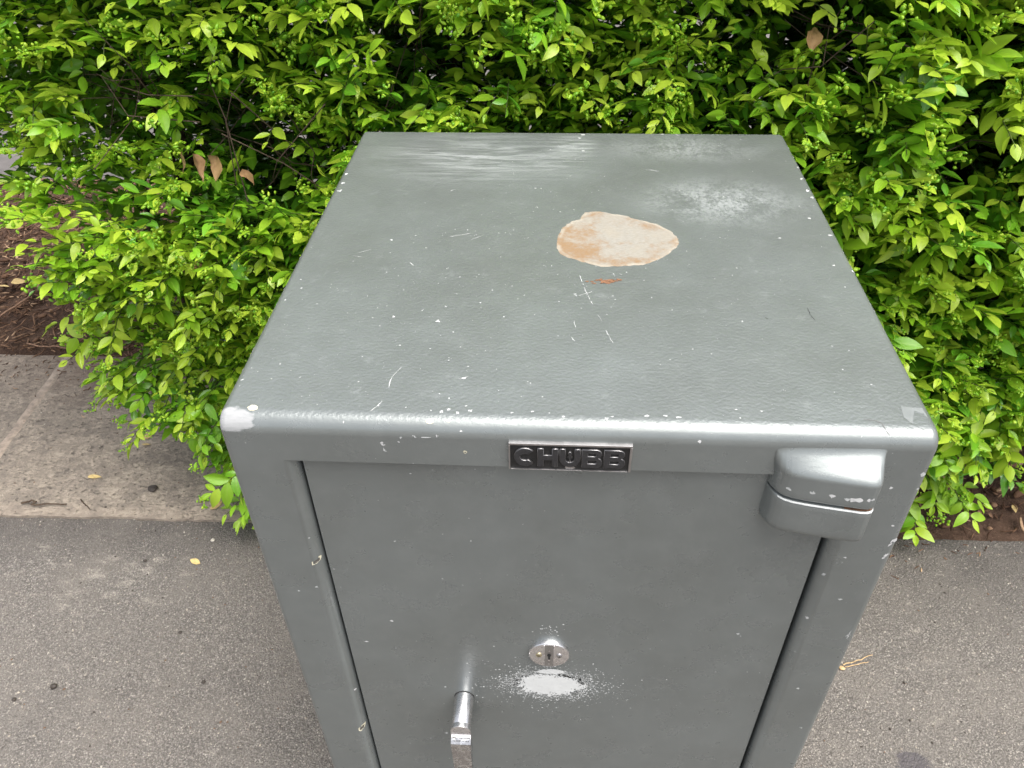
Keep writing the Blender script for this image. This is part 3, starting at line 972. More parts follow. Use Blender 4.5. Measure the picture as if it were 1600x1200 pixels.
PATCH_RIM = [
    (-0.0154, 0.2882, 0.86,), (-0.0136, 0.3093, 0.86,), (-0.0081, 0.3297, 0.86,), (0.0012, 0.345, 0.86,),
    (0.0106, 0.3513, 0.86,), (0.0159, 0.3654, 0.86,), (0.0247, 0.3688, 0.86,), (0.0342, 0.369, 0.86,),
    (0.0465, 0.3646, 0.86,), (0.0608, 0.3603, 0.86,), (0.0712, 0.3529, 0.86,), (0.0852, 0.3472, 0.86,),
    (0.0987, 0.3386, 0.86,), (0.1082, 0.327, 0.86,), (0.114, 0.3157, 0.86,), (0.1164, 0.3058, 0.86,),
    (0.1144, 0.2933, 0.86,), (0.1072, 0.2822, 0.86,), (0.0995, 0.2713, 0.86,), (0.0895, 0.2632, 0.86,),
    (0.0782, 0.2538, 0.86,), (0.0649, 0.2509, 0.86,), (0.0484, 0.2491, 0.86,), (0.0352, 0.2474, 0.86,),
    (0.0221, 0.2521, 0.86,), (0.009, 0.2582, 0.86,), (-0.0024, 0.2657, 0.86,), (-0.0111, 0.2734, 0.86,),
]
RUST_DOTS = [
    (0.0387, 0.2191, 0.86,), (0.0439, 0.2217, 0.86,), (0.033, 0.2214, 0.86,), (0.0194, 0.2173, 0.86,),
]
FILLER_LINE = [
    (0.2326, 0.0192, 0.86,), (0.2409, 0.0188, 0.86,), (0.2454, 0.0152, 0.86,), (0.2469, 0.0093, 0.8586,),
    (0.2494, 0.0057, 0.8565,),
]
REPAIR = [
    (0.2665, 0.0368, 0.86,), (0.2752, 0.0356, 0.86,), (0.2832, 0.0353, 0.8598,), (0.2837, 0.0261, 0.8597,),
    (0.2819, 0.0151, 0.86,), (0.2788, 0.0091, 0.8586,), (0.2731, 0.0122, 0.8596,), (0.2678, 0.0175, 0.86,),
    (0.2648, 0.0235, 0.86,),
]
FILLER_DOTS = [
    (-0.0857, 0, 0.8309,), (-0.2618, 0.0152, 0.86,), (-0.1137, 0.0072, 0.8575,), (-0.0991, 0.0079, 0.8579,),
]
TEARS = [
    ((-0.2408, 0.0002, 0.6789,), (-0.2335, 0.0041, 0.684,), (-0.2323, 0.0059, 0.6828,), (-0.2332, 0.0044, 0.6788,), (-0.2368, 0.0015, 0.6755,), (-0.2411, 0.0002, 0.6741,),),
    ((-0.2401, 0.0003, 0.3609,), (-0.2345, 0.0032, 0.3666,), (-0.2319, 0.0064, 0.3669,), (-0.2333, 0.0044, 0.3598,), (-0.2372, 0.0012, 0.3547,), (-0.2402, 0.0003, 0.3547,),),
]

bpy.context.view_layer.update()
dg = bpy.context.evaluated_depsgraph_get()
TREES = [BVHTree.FromObject(o, dg) for o in (body, door, hinge, knuckle)]


def on_safe(p):
    """nearest point and normal of the painted surface"""
    best = None
    for t in TREES:
        h = t.find_nearest(Vector(p))
        if h[0] is not None and (best is None or h[3] < best[2]):
            best = (h[0], h[1], h[3])
    return best[0], best[1]


for (p, r, asp, ang) in CHIPS:
    q, nn = on_safe(p)
    v = ([], [])
    r = r * (0.62 if p[2] > H - 0.004 else 0.80) / max(1.0, asp)
    k = 2 if asp > 1.6 and r > 0.003 else 1
    for i in range(k + 2):
        d = Vector((random.uniform(-1, 1), random.uniform(-1, 1), random.uniform(-1, 1))) * r * 0.7
        d -= nn * d.dot(nn)
        flake(v, on_safe(q + d * (0.2 if i == 0 else 1.3))[0], nn, r * (0.75 if i == 0 else random.uniform(0.12, 0.4)), asp if i == 0 else random.uniform(0.7, 1.6), R(ang), 11 if i == 0 else 6, 0.45, 0.0002 + 0.00012 * i)
    obj('paint_chip', v[0], v[1], WHITE if random.random() < 0.35 else CHIPCOL, SAFE, smooth=False)


def stroke(name, a, b, wdt, mat, dashed=0.0):
    a, b = Vector(a), Vector(b)
    n = max(2, int((b - a).length / 0.003))
    V, F = [], []
    prev = None
    for i in range(n + 1):
        q, nn = on_safe(a.lerp(b, i / n))
        side = nn.cross((b - a).normalized()).normalized()
        o = side * random.uniform(-0.0004, 0.0004)
        ww = wdt * random.uniform(0.35, 1.15) * (0.4 if i in (0, n) else 1)
        V += [q + nn * 0.00028 + side * ww + o, q + nn * 0.00028 - side * ww + o]
        if i and random.random() > dashed:
            F.append((2 * i - 2, 2 * i - 1, 2 * i + 1, 2 * i))
    if F:
        obj(name, V, F, mat, SAFE, smooth=False)


for a, b in SCRATCHES:
    stroke('scratch', a, b, random.uniform(0.00025, 0.0005), CHIPCOL if random.random() < 0.7 else WHITE, 0.15)
for a, b in DARK_MARKS:
    stroke('scratch', a, b, 0.0004, DARK)

# fine white specks all over: far too many to count
v = ([], [])
for i in range(2600):
    if random.random() < 0.80:
        p = (random.uniform(-HW, HW), random.uniform(0.0, DEP) ** 1.0, H)
    else:
        p = (random.uniform(-HW, HW), 0.0, random.uniform(0.2, H))
    if nz(p[0], p[1] + p[2], 6, 3.3) < random.uniform(-0.45, 0.4):
        continue
    q, nn = on_safe(p)
    flake(v, q, nn, 0.00018 + 0.0006 * random.random() ** 4, random.uniform(0.7, 2.0), random.uniform(0, 3.1), 5, 0.35, 0.0002)
for i in range(200):     # chips follow the outer edges
    s = random.choice((-1, 1))
    if random.random() < 0.5:
        p = (s * HW, random.uniform(0, DEP), H)
    else:
        p = (s * HW, 0.0, random.uniform(0.2, H))
    if nz(p[0], p[1] + p[2] * 1.3, 9, 1.1) < 0.05:
        continue
    q, nn = on_safe(p)
    flake(v, q, nn, random.uniform(0.0003, 0.0011), random.uniform(1.0, 2.6), R(70), 6, 0.4, 0.0002)
tag(obj('paint_specks', v[0], v[1], CHIPCOL, SAFE, smooth=False), kind='stuff')

# bare oval on the top
c = Vector((0, 0, 0))
rim = [Vector(p) for p in PATCH_RIM]
dense = []
for i in range(len(rim)):
    a, b, d, e = rim[i - 1], rim[i], rim[(i + 1) % len(rim)], rim[(i + 2) % len(rim)]
    for t in (0, 0.25, 0.5, 0.75):
        q = 0.5 * ((2 * b) + (d - a) * t + (2 * a - 5 * b + 4 * d - e) * t * t + (3 * b - a - 3 * d + e) * t ** 3)
        dense.append(q + Vector((random.uniform(-1, 1), random.uniform(-1, 1), 0)) * 0.0009)
c = sum(dense, Vector()) / len(dense)
rows_ = (1.0, 0.97, 0.9, 0.75, 0.5, 0.25)
V, A, F = [], [], []
m = len(dense)
for k, s in enumerate(rows_):
    for q in dense:
        V.append((c.x + (q.x - c.x) * s, c.y + (q.y - c.y) * s, H + (0.0001 if k == 0 else 0.0004)))
        A.append((s, 0, 0, 1))
for k in range(len(rows_) - 1):
    for i in range(m):
        F.append((k * m + i, k * m + (i + 1) % m, (k + 1) * m + (i + 1) % m, (k + 1) * m + i))
F.append(tuple((len(rows_) - 1) * m + i for i in range(m)))
po = obj('bare_patch', V, F, PATCH, SAFE, smooth=False)
at = po.data.attributes.new('leaf', 'FLOAT_COLOR', 'POINT')
at.data.foreach_set('color', np.array(A, dtype=np.float32).ravel())
po['label'] = 'bare oval of pale primer with orange rust round its rim'

v = ([], [])
for i, p in enumerate(RUST_DOTS):
    for k in range(6 if i < 3 else 3):
        flake(v, on_safe(Vector(p) + Vector((random.gauss(0, 0.0035), random.gauss(0, 0.0022), 0)))[0], (0, 0, 1), random.uniform(0.0006, 0.0026 if i < 2 else 0.0014), 1.7, 0, 9, 0.5, 0.00025 + 0.00004 * k)
obj('rust_stain', v[0], v[1], RUST, SAFE, smooth=False)
for a, b in zip(FILLER_LINE[:-1], FILLER_LINE[1:]):
    stroke('filler_crack', a, b, 0.0005, make_simple('crack_grey', (0.16, 0.16, 0.155), 0.8) if a == FILLER_LINE[0] else bpy.data.materials['crack_grey'])
for i, p in enumerate(FILLER_DOTS):
    q, nn = on_safe(p)
    v = ([], [])
    flake(v, q, nn, (0.0017, 0.0028, 0.0020, 0.0016)[i], (0.9, 1.7, 1.5, 1.2)[i], 0, 10, 0.3, 0.0003)
    obj('filler_spot', v[0], v[1], CREAM, SAFE, smooth=False)
v2 = ([], [])
q, nn = on_safe(FILLER_DOTS[0])
flake(v2, q, nn, 0.0008, 1.0, 0, 9, 0.2, 0.0006)
obj('filler_hole', v2[0], v2[1], bpy.data.materials['crack_grey'], SAFE, smooth=False)
qs = [on_safe(p) for p in REPAIR]
obj('filler_repair', [q + nn * 0.0002 for q, nn in qs], [tuple(range(len(qs)))], make_simple('repair_grey', (0.235, 0.252, 0.250), 0.5, 0.3, var=0.05), SAFE, smooth=False)
for poly in TEARS:      # torn paint on the lip beside the door: pale rim round a darker hole
    pts = [on_safe(p) for p in poly]
    cc = sum((q for q, _ in pts), Vector()) / len(pts)
    vv = ([q + nn * 0.0004 for q, nn in pts], [tuple(range(len(pts)))])
    tear = obj('paint_tear', vv[0], vv[1], CREAM, SAFE, smooth=False)
    vi = [cc + (q - cc) * 0.62 + nn * 0.0009 for q, nn in pts]
    obj('tear_hole', vi, [tuple(range(len(pts)))], make_simple('tear_brown', (0.10, 0.092, 0.08), 0.8) if 'tear_brown' not in bpy.data.materials else bpy.data.materials['tear_brown'], tear, smooth=False)

# white filler dabbed under the lock, with its spatter
BX, BZ = -0.0104, H - 0.3925
v = ([], [])


def ragged(cx, cz, rx, rz, n, seedv, jag):
    b = len(v[0])
    for i in range(n):
        a = 2 * math.pi * i / n
        k = 1 + jag * (nz(math.cos(a) * 2, math.sin(a) * 2, 1.6, seedv) + 0.7 * nz(math.cos(a) * 9, math.sin(a) * 9, 1.5, seedv)) + random.uniform(-0.07, 0.07)
        v[0].append(Vector((cx + rx * k * math.cos(a), DY - 0.0004, cz + rz * k * math.sin(a))))
    v[1].append(tuple(range(b, b + n)))


ragged(BX + 0.001, BZ - 0.0010, 0.0365, 0.0215, 130, 2.0, 0.16)
ragged(BX - 0.001, BZ + 0.0255, 0.0155, 0.0048, 60, 5.0, 0.25)
blob = obj('white_filler', v[0], v[1], FILLER, SAFE, smooth=False)
v = ([], [])
for i in range(200):
    a = random.uniform(0, 2 * math.pi)
    k = 1.0 - abs(random.gauss(0, 0.13))
    flake(v, (BX + 0.001 + 0.0385 * k * math.cos(a), DY - 0.0004, BZ - 0.001 + 0.0225 * k * math.sin(a)), (0, -1, 0), 0.00025 + 0.0007 * random.random() ** 2, random.uniform(0.7, 1.8), random.uniform(0, 3), 5, 0.4, 0.0002)
tag(obj('paint_showing', v[0], v[1], SHOW, blob, smooth=False), kind='stuff')
v = ([], [])
for i in range(4600):
    a = random.uniform(0, 2 * math.pi)
    rr = abs(random.gauss(0, 0.42)) if random.random() < 0.82 else abs(random.gauss(0, 1.2))
    k = 0.84 + rr
    px, pz = BX + 0.036 * k * math.cos(a) * random.uniform(0.9, 1.12), BZ + 0.0205 * k * math.sin(a) - 0.002 * rr
    if abs(px) > 0.21 or pz < 0.12 or (px - LX) ** 2 + (pz - LZ) ** 2 < 0.0222 ** 2:
        continue
    r = (0.00022 + 0.00085 * random.random() ** 3.5) * (1.5 if rr < 0.25 else 1.0)
    flake(v, (px, DY, pz), (0, -1, 0), r, random.uniform(0.8, 1.3), random.uniform(0, 3), 5, 0.3, 0.0003)
for i in range(26):
    flake(v, (LX + random.gauss(0.001, 0.009), DY, LZ + 0.037 + random.gauss(0, 0.006)), (0, -1, 0), random.uniform(0.0003, 0.0009), 1.2, 0, 5, 0.3, 0.0003)
tag(obj('filler_spatter', v[0], v[1], FILLER, SAFE, smooth=False), kind='stuff')

# ------------------------------------------------------------------ hedge
def leaf_template(rows, cols, droop, fold, wmax=0.235, peak=0.85, twist=0.0, curl=0.0):
    """blade along +X, length 1; columns across; returns verts, quads, tris, |across|"""
    V, A = [], []
    for t in rows[1:-1]:
        wd = wmax * (math.sin(math.pi * t ** peak) ** 0.85) * (1 - 0.25 * max(0, t - 0.7))
        for c in cols:
            y = c * wd
            z = -droop * t * t + fold * abs(y) - curl * y * y * 6
            tw = twist * t
            V.append((t - 0.06 * droop * t, y * math.cos(tw), z + y * math.sin(tw)))
            A.append(abs(c))
    n, m = len(rows) - 2, len(cols)
    b0 = len(V)
    V.append((0, 0, 0)); A.append(0)
    V.append((1 - 0.06 * droop, 0, -droop)); A.append(0)
    Q, T = [], []
    for j in range(n - 1):
        for i in range(m - 1):
            Q.append((j * m + i, (j + 1) * m + i, (j + 1) * m + i + 1, j * m + i + 1))
    for i in range(m - 1):
        T.append((b0, i, i + 1))
        T.append((b0 + 1, (n - 1) * m + i + 1, (n - 1) * m + i))
    return np.array(V), np.array(Q), np.array(T), np.array(A)


HI = ([0, 0.10, 0.30, 0.52, 0.74, 0.92, 1], [-1, -0.5, 0, 0.5, 1])
MID = ([0, 0.14, 0.36, 0.62, 0.86, 1], [-1, 0, 1])
LO = ([0, 0.28, 0.72, 1], [-1, 0, 1])
TH = [leaf_template(*HI, droop=d, fold=f, wmax=wm, peak=pk, twist=tw, curl=cu) for d, f, wm, pk, tw, cu in
      ((0.10, 0.38, 0.255, 0.85, 0.0, 0.0), (0.26, 0.30, 0.250, 0.82, 0.25, 0.1), (0.05, 0.50, 0.215, 0.95, -0.2, 0.0), (0.40, 0.35, 0.250, 0.85, 0.1, 0.15),
       (-0.08, 0.45, 0.225, 0.92, 0.3, 0.0), (0.20, 0.15, 0.265, 0.82, -0.25, 0.2), (0.55, 0.30, 0.240, 0.88, 0.2, 0.1), (0.15, 0.65, 0.220, 0.86, 0.0, 0.0))]
TM = [leaf_template(*MID, droop=d, fold=f, wmax=wm, twist=tw) for d, f, wm, tw in ((0.10, 0.25, 0.235, 0.0), (0.25, 0.15, 0.22, 0.2), (0.0, 0.38, 0.225, -0.2), (0.32, 0.22, 0.245, 0.1))]
TL = [leaf_template(*LO, droop=d, fold=f) for d, f in ((0.1, 0.25), (0.25, 0.1), (0.0, 0.35))]
LOD = (TH, TM, TL)

UPV = np.array((0, 0, 1.0))
# cavities in the foliage: centre line points (front, back) and radius
CAV = [(np.array((-0.62, 0.62, 0.895)), np.array((-0.72, 0.84, 0.825)), 0.040), (np.array((-0.405, 0.60, 0.815)), np.array((-0.485, 0.86, 0.71)), 0.046),
       (np.array((0.335, 0.62, 0.99)), np.array((0.40, 0.86, 0.925)), 0.046), (np.array((-0.50, 0.60, 0.86)), np.array((-0.56, 0.80, 0.80)), 0.026),
       (np.array((0.55, 0.62, 0.84)), np.array((0.65, 0.82, 0.75)), 0.030), (np.array((-0.20, 0.66, 0.955)), np.array((-0.235, 0.86, 0.90)), 0.028)]


def in_cavity(p, grow=0.0):
    for a, b, r in CAV:
        ab = b - a
        t = np.clip(np.dot(p - a, ab) / np.dot(ab, ab), 0, 1)
        d = np.linalg.norm(p - (a + ab * t))
        if d < (r + grow) * (1 + 0.25 * noise.noise(Vector(p * 14))):
            return True
    return False


def left_end(z):           # where the hedge stops on the left
    if z < 0.33:
        return -0.555 - 0.29 * (z / 0.33) ** 0.9
    return -0.845 - 0.02 * math.sin(z * 9) - 1.5 * max(0, z - 0.74)


def lower_edge(x):         # foliage hangs clear of the mulch on the right
    if x > 0.66:
        return 0.19 + 0.03 * math.sin(x * 9) + 0.35 * max(0, x - 0.80)
    if x > 0.3:
        return 0.07 + 0.03 * math.sin(x * 11)
    return 0.02


def face_y(x, z):
    y = 0.735 + 0.055 * nz(x, z, 2.6, 1.0) + 0.035 * nz(x, z, 6.0, 4.0)
    if x > 0.30:
        y -= 0.060 * min(1, (x - 0.30) / 0.1) * (1 if z < 0.95 else 0.5)
    if x < -0.30 and z < 0.7:
        y -= 0.055 * min(1, (-0.30 - x) / 0.1)
    return y


leaves = []        # (template, origin, X, Y, Z axes, length, age, tint, hi)
twigs = []         # (points, radius, green)
buds = []          # (centre, out dir, age)


def add_leaf(o, d, n, L, age, hi=0, tint=None):
    d = d / np.linalg.norm(d)
    n = n - d * np.dot(n, d)
    ln = np.linalg.norm(n)
    if ln < 1e-4:
        return
    n = n / ln
    tip = o + d * L
    for q in (o, tip, (o + tip) / 2):
        if -HW - 0.006 < q[0] < HW + 0.006 and q[1] < DEP + 0.006 and q[2] < H + 0.004:
            return
        if q[2] < 0.012:
            return
    if tip[1] < 0.60 and abs(tip[0]) < HW + 0.004:
        return
    leaves.append((rng.integers(len(LOD[hi])), o, d, np.cross(n, d), n, L, age, rng.random() if tint is None else tint, hi))


def spray(base, out, length, nleaf, L, age, hi=0, budp=0.0, spread=1.0):
    out = out / np.linalg.norm(out)
    n0 = out * 0.55 + UPV * 0.85 + rng.normal(0, 0.30, 3)
    n0 -= out * np.dot(n0, out)
    n0 /= np.linalg.norm(n0)
    bend = n0 * rng.uniform(-0.35, 0.10) + rng.normal(0, 0.08, 3)
    pts = []
    for k in range(4):
        t = k / 3
        pts.append(base + out * length * t + bend * length * t * t)
    if hi < 2 or rng.random() < 0.2:
        twigs.append((pts, 0.0010 if hi < 2 else 0.0013, age > 0.45))
    side = np.cross(n0, out)
    for k in range(nleaf):
        t = 0.22 + 0.78 * (k + 0.5 * rng.random()) / nleaf
        p = base + out * length * t + bend * length * t * t
        dirn = out + 2 * bend * t
        if k == nleaf - 1:
            d = dirn + rng.normal(0, 0.12, 3)
        else:
            s = 1 if k % 2 else -1
            a = R(rng.uniform(38, 72)) * spread
            d = dirn * math.cos(a) + side * s * math.sin(a) + rng.normal(0, 0.14, 3) + n0 * rng.uniform(-0.15, 0.25)
        n = n0 + rng.normal(0, 0.28, 3)
        ll = L * rng.uniform(0.62, 1.22) * (0.8 + 0.35 * math.sin(math.pi * min(1, t)))
        add_leaf(p, d, n, ll, float(np.clip(age + (t - 0.6) * 0.35 + rng.normal(0, 0.07), 0, 1)), hi)
    if rng.random() < budp:
        buds.append((pts[-1] + out * 0.006, out, min(1.0, age + 0.25)))


def place(depth0, depth1, N, hi, age_lo, age_hi, Lr, budp):
    made = 0
    tries = 0
    while made < N and tries < N * 12:
        tries += 1
        x, z = rng.uniform(-1.42, 1.38), rng.uniform(0.0, 1.36)
        dd = rng.uniform(depth0, depth1)
        xl = left_end(z) - dd * (0.05 if z < 0.6 else 0.55)
        if x < xl or z < lower_edge(x):
            continue
        y = face_y(x, z) + dd
        if abs(x) < 0.24 and z < 0.58 and rng.random() < 0.8:
            continue
        p = np.array((x, y, z))
        if in_cavity(p, 0.030 if hi < 2 else -0.012):
            continue
        end = max(0.0, 1 - (x - xl) / 0.16)
        out = np.array((-0.9 * end, -1.0 + 0.35 * end, 0.45)) + rng.normal(0, 0.34, 3)
        if z < 0.35:
            out[2] -= 0.5
        if z > 1.2:
            out[2] += 0.7
        clump = 0.5 + 0.5 * nz(x, z, 8.0, 9.0) + 0.25 * nz(x, z, 22, 2)
        age = age_lo + (age_hi - age_lo) * float(np.clip(clump * 0.75 + rng.normal(0.14, 0.26), 0, 1))
        big = 1.0 + 0.22 * min(1, max(0, (x - 0.25) / 0.2))
        L = rng.uniform(*Lr) * big
        spray(p, out, rng.uniform(0.055, 0.105) * (1.0 if hi < 2 else 1.3), int(rng.integers(5, 9)), L, age, hi, budp)
        made += 1


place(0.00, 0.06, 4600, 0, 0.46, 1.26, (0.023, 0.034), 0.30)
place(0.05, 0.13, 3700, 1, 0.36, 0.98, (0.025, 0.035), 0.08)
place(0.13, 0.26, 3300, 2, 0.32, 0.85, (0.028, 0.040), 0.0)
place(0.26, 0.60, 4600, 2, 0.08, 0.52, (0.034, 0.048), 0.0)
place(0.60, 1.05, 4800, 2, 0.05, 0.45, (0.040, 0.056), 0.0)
# skirts: low shoots beside the safe and over the kerb line
for (x, y, z, ox, oy, oz, age) in ((-0.60, 0.60, 0.12, -0.3, -0.7, -0.35, 0.75), (-0.575, 0.625, 0.085, -0.25, -0.55, -0.10, 0.8), (-0.61, 0.62, 0.20, -0.6, -0.5, -0.3, 0.7), (-0.655, 0.64, 0.26, -0.7, -0.5, -0.4, 0.65),
                                   (0.70, 0.70, 0.20, 0.2, -0.8, -0.7, 0.72), (0.74, 0.68, 0.14, 0.1, -0.6, -0.7, 0.8), (0.78, 0.68, 0.13, 0.5, -0.7, -0.4, 0.85), (0.76, 0.70, 0.19, -0.3, -0.7, -0.5, 0.65), (0.72, 0.66, 0.10, -0.4, -0.6, -0.4, 0.8),
                                   (0.81, 0.70, 0.16, 0.7, -0.4, -0.2, 0.55), (0.83, 0.74, 0.22, 0.5, -0.6, -0.3, 0.35), (0.69, 0.68, 0.27, -0.2, -0.9, -0.2, 0.85), (0.66, 0.66, 0.33, 0.0, -0.9, -0.1, 0.9), (0.79, 0.72, 0.10, 0.3, -0.6, -0.5, 0.7)):
    for k in range(2):
        spray(np.array((x, y, z)) + rng.normal(0, 0.012, 3), np.array((ox, oy, oz)) + rng.normal(0, 0.2, 3), rng.uniform(0.06, 0.10), int(rng.integers(6, 9)), rng.uniform(0.030, 0.040), age, 0, 0.35)
# shoots that lean over the far corners of the top
for (x, y, z) in ((0.315, 0.665, 0.80), (0.325, 0.64, 0.76), (0.335, 0.60, 0.70), (0.32, 0.67, 0.86), (0.34, 0.68, 0.84), (0.345, 0.56, 0.62), (0.36, 0.50, 0.52), (-0.31, 0.66, 0.79), (-0.335, 0.62, 0.72), (-0.35, 0.58, 0.60), (-0.36, 0.55, 0.50)):
    s = 1 if x > 0 else -1
    for k in range(2):
        spray(np.array((x + s * 0.01 * k, y, z)), np.array((s * 0.12, -0.75, 0.5)) + rng.normal(0, 0.25, 3), rng.uniform(0.05, 0.09), 7, rng.uniform(0.026, 0.036), rng.uniform(0.55, 0.9), 0, 0.2)

HEDGE = empty('hedge', (0.2, 1.0, 0))
tag(HEDGE, 'dense green hedge of small glossy leaves with bright new tips behind the safe', 'hedge')

# which leaves show largest: a coarse depth buffer from the camera's place
Rm = np.array(Euler((0.8843185, 0.0152133, 0.055488)).to_matrix())
LO_ = np.array([l[1] + l[2] * l[5] * 0.5 for l in leaves])
qc = (LO_ - np.array(CAM)) @ Rm
px = 512 + 1241.6 * 0.64 * qc[:, 0] / -qc[:, 2]
py = 384 - 1241.6 * 0.64 * qc[:, 1] / -qc[:, 2]
depth = -qc[:, 2]
nrm_ = np.array([l[4] for l in leaves])
facing = np.abs(np.sum(nrm_ * (np.array(CAM) - LO_), axis=1)) / np.linalg.norm(np.array(CAM) - LO_, axis=1)
area = facing * (np.array([l[5] for l in leaves]) / depth) ** 2
inside = (px > 4) & (px < 1020) & (py > 4) & (py < 764) & (depth > 0)
cell = {}
for i in np.argsort(depth):
    if inside[i]:
        k = (int(px[i] // 7), int(py[i] // 7))
        cell.setdefault(k, i)
front = np.zeros(len(leaves), bool)
front[list(cell.values())] = True
# leaves that the safe hides do not count
hidden = np.zeros(len(leaves), bool)
bt = TREES[0]
for i in np.nonzero(front)[0]:
    d = Vector(LO_[i]) - CAM
    if bt.ray_cast(CAM, d.normalized(), d.length)[0] is not None:
        hidden[i] = True
score = np.where(front & ~hidden & (np.array([l[8] for l in leaves]) == 0), area, -1)
single = set(np.argsort(-score)[:300].tolist())

# the rest of the leaves: one mass
Vs, Qs, Ts, As = [], [], [], []
base = 0
for i, (k, o, X, Y, Z, L, age, tint, hi) in enumerate(leaves):
    if i in single:
        continue
    tv, tq, tt, ta = LOD[hi][k]
    Vs.append(o + L * (tv[:, :1] * X + tv[:, 1:2] * Y + tv[:, 2:] * Z))
    Qs.append(tq + base)
    Ts.append(tt + base)
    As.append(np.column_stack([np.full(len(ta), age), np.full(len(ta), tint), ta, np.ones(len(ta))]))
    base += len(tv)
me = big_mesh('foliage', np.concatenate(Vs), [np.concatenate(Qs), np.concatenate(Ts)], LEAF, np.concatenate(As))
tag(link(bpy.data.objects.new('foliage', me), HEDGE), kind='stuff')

# the 300 leaves that show largest, one object each, sharing meshes by shape and age
leafmesh = {}
AGES = 9
for i in sorted(single):
    k, o, X, Y, Z, L, age, tint, hi = leaves[i]
    ka = min(AGES - 1, int(age * AGES))
    kt = int(tint * 3)
    key = (k, ka, kt)
    if key not in leafmesh:
        tv, tq, tt, ta = TH[k]
        leafmesh[key] = big_mesh('leaf', tv, [tq, tt], LEAF, np.column_stack([np.full(len(ta), (ka + 0.5) / AGES), np.full(len(ta), (kt + 0.5) / 3), ta, np.ones(len(ta))]))
    ob = bpy.data.objects.new('leaf', leafmesh[key])
    link(ob, HEDGE)
    M = Matrix.Identity(4)
    for r in range(3):
        M[r][0], M[r][1], M[r][2], M[r][3] = X[r] * L, Y[r] * L, Z[r] * L, o[r]
    ob.matrix_basis = M


# twigs and woody branches
def tube_arrays(pts, radii, seg=5):
    pts = [np.asarray(p, float) for p in pts]
    V, Q = [], []
    for i, p in enumerate(pts):
        d = pts[min(i + 1, len(pts) - 1)] - pts[max(i - 1, 0)]
        d /= np.linalg.norm(d) + 1e-9
        u = np.cross(d, (0.3, 0.2, 0.93)); u /= np.linalg.norm(u) + 1e-9
        v_ = np.cross(d, u)
        for s in range(seg):
            a = 2 * math.pi * s / seg
            V.append(p + radii[i] * (u * math.cos(a) + v_ * math.sin(a)))
    for i in range(len(pts) - 1):
        for s in range(seg):
            Q.append((i * seg + s, i * seg + (s + 1) % seg, (i + 1) * seg + (s + 1) % seg, (i + 1) * seg + s))
    b = len(V)
    return np.array(V), np.array(Q)


def tubes(name, lst, mat, parent, seg=3):
    V, Q, b = [], [], 0
    for pts, rad in lst:
        a, q = tube_arrays(pts, rad, seg)
        V.append(a); Q.append(q + b); b += len(a)
    return link(bpy.data.objects.new(name, big_mesh(name, np.concatenate(V), [np.concatenate(Q)], mat)), parent)


def clear_of_safe(pts):
    return not any(abs(p[0]) < HW + 0.004 and p[1] < DEP + 0.006 and p[2] < H for p in pts)


tw = [(p, [r, r, r * 0.9, r * 0.6]) for p, r, g in twigs if g and clear_of_safe(p)]
tag(tubes('green_twigs', tw, STEMG, HEDGE), kind='stuff')
tw = [(p, [r * 1.3, r, r * 0.9, r * 0.6]) for p, r, g in twigs if not g and clear_of_safe(p)]
# bare twigs crossing the cavities
for a, b, r in CAV:
    for k in range(12 if r > 0.038 else 4):
        t = rng.uniform(0.2, 0.9)
        c = a + (b - a) * t
        d = rng.normal(0, 1, 3) + np.array((0, 0, 0.5)); d /= np.linalg.norm(d)
        ln = rng.uniform(0.05, 0.13)
        o = c + rng.normal(0, r * 0.45, 3)
        j = rng.normal(0, 0.012, 3)
        tw.append(([o - d * ln, o + j, o + d * ln * 0.6, o + d * ln + rng.normal(0, 0.012, 3)], [0.0010, 0.0009, 0.0007, 0.0004]))
tag(tubes('bare_twigs', [t for t in tw if clear_of_safe(t[0])], TWIG, HEDGE, 4), kind='stuff')
for x in np.arange(-0.72, 1.3, 0.17):
    root = np.array((x + rng.normal(0, 0.04), 1.02 + rng.normal(0, 0.05), -0.01))
    for k in range(3):
        d = np.array((rng.normal(0, 0.22), rng.normal(0.0, 0.07), 1.0))
        ln = rng.uniform(0.7, 1.1)
        pts = [root + d * ln * t + np.array((0.03 * math.sin(7 * t + k), 0.03 * math.cos(6 * t + x * 9), 0)) * (t > 0) for t in np.linspace(0, 1, 8)]
        if not clear_of_safe(pts):
            continue
        a, q = tube_arrays(pts, [0.011 * (1 - 0.75 * t) for t in np.linspace(0, 1, 8)], 7)
        link(bpy.data.objects.new('branch', big_mesh('branch', a, [q], TWIG)), HEDGE)


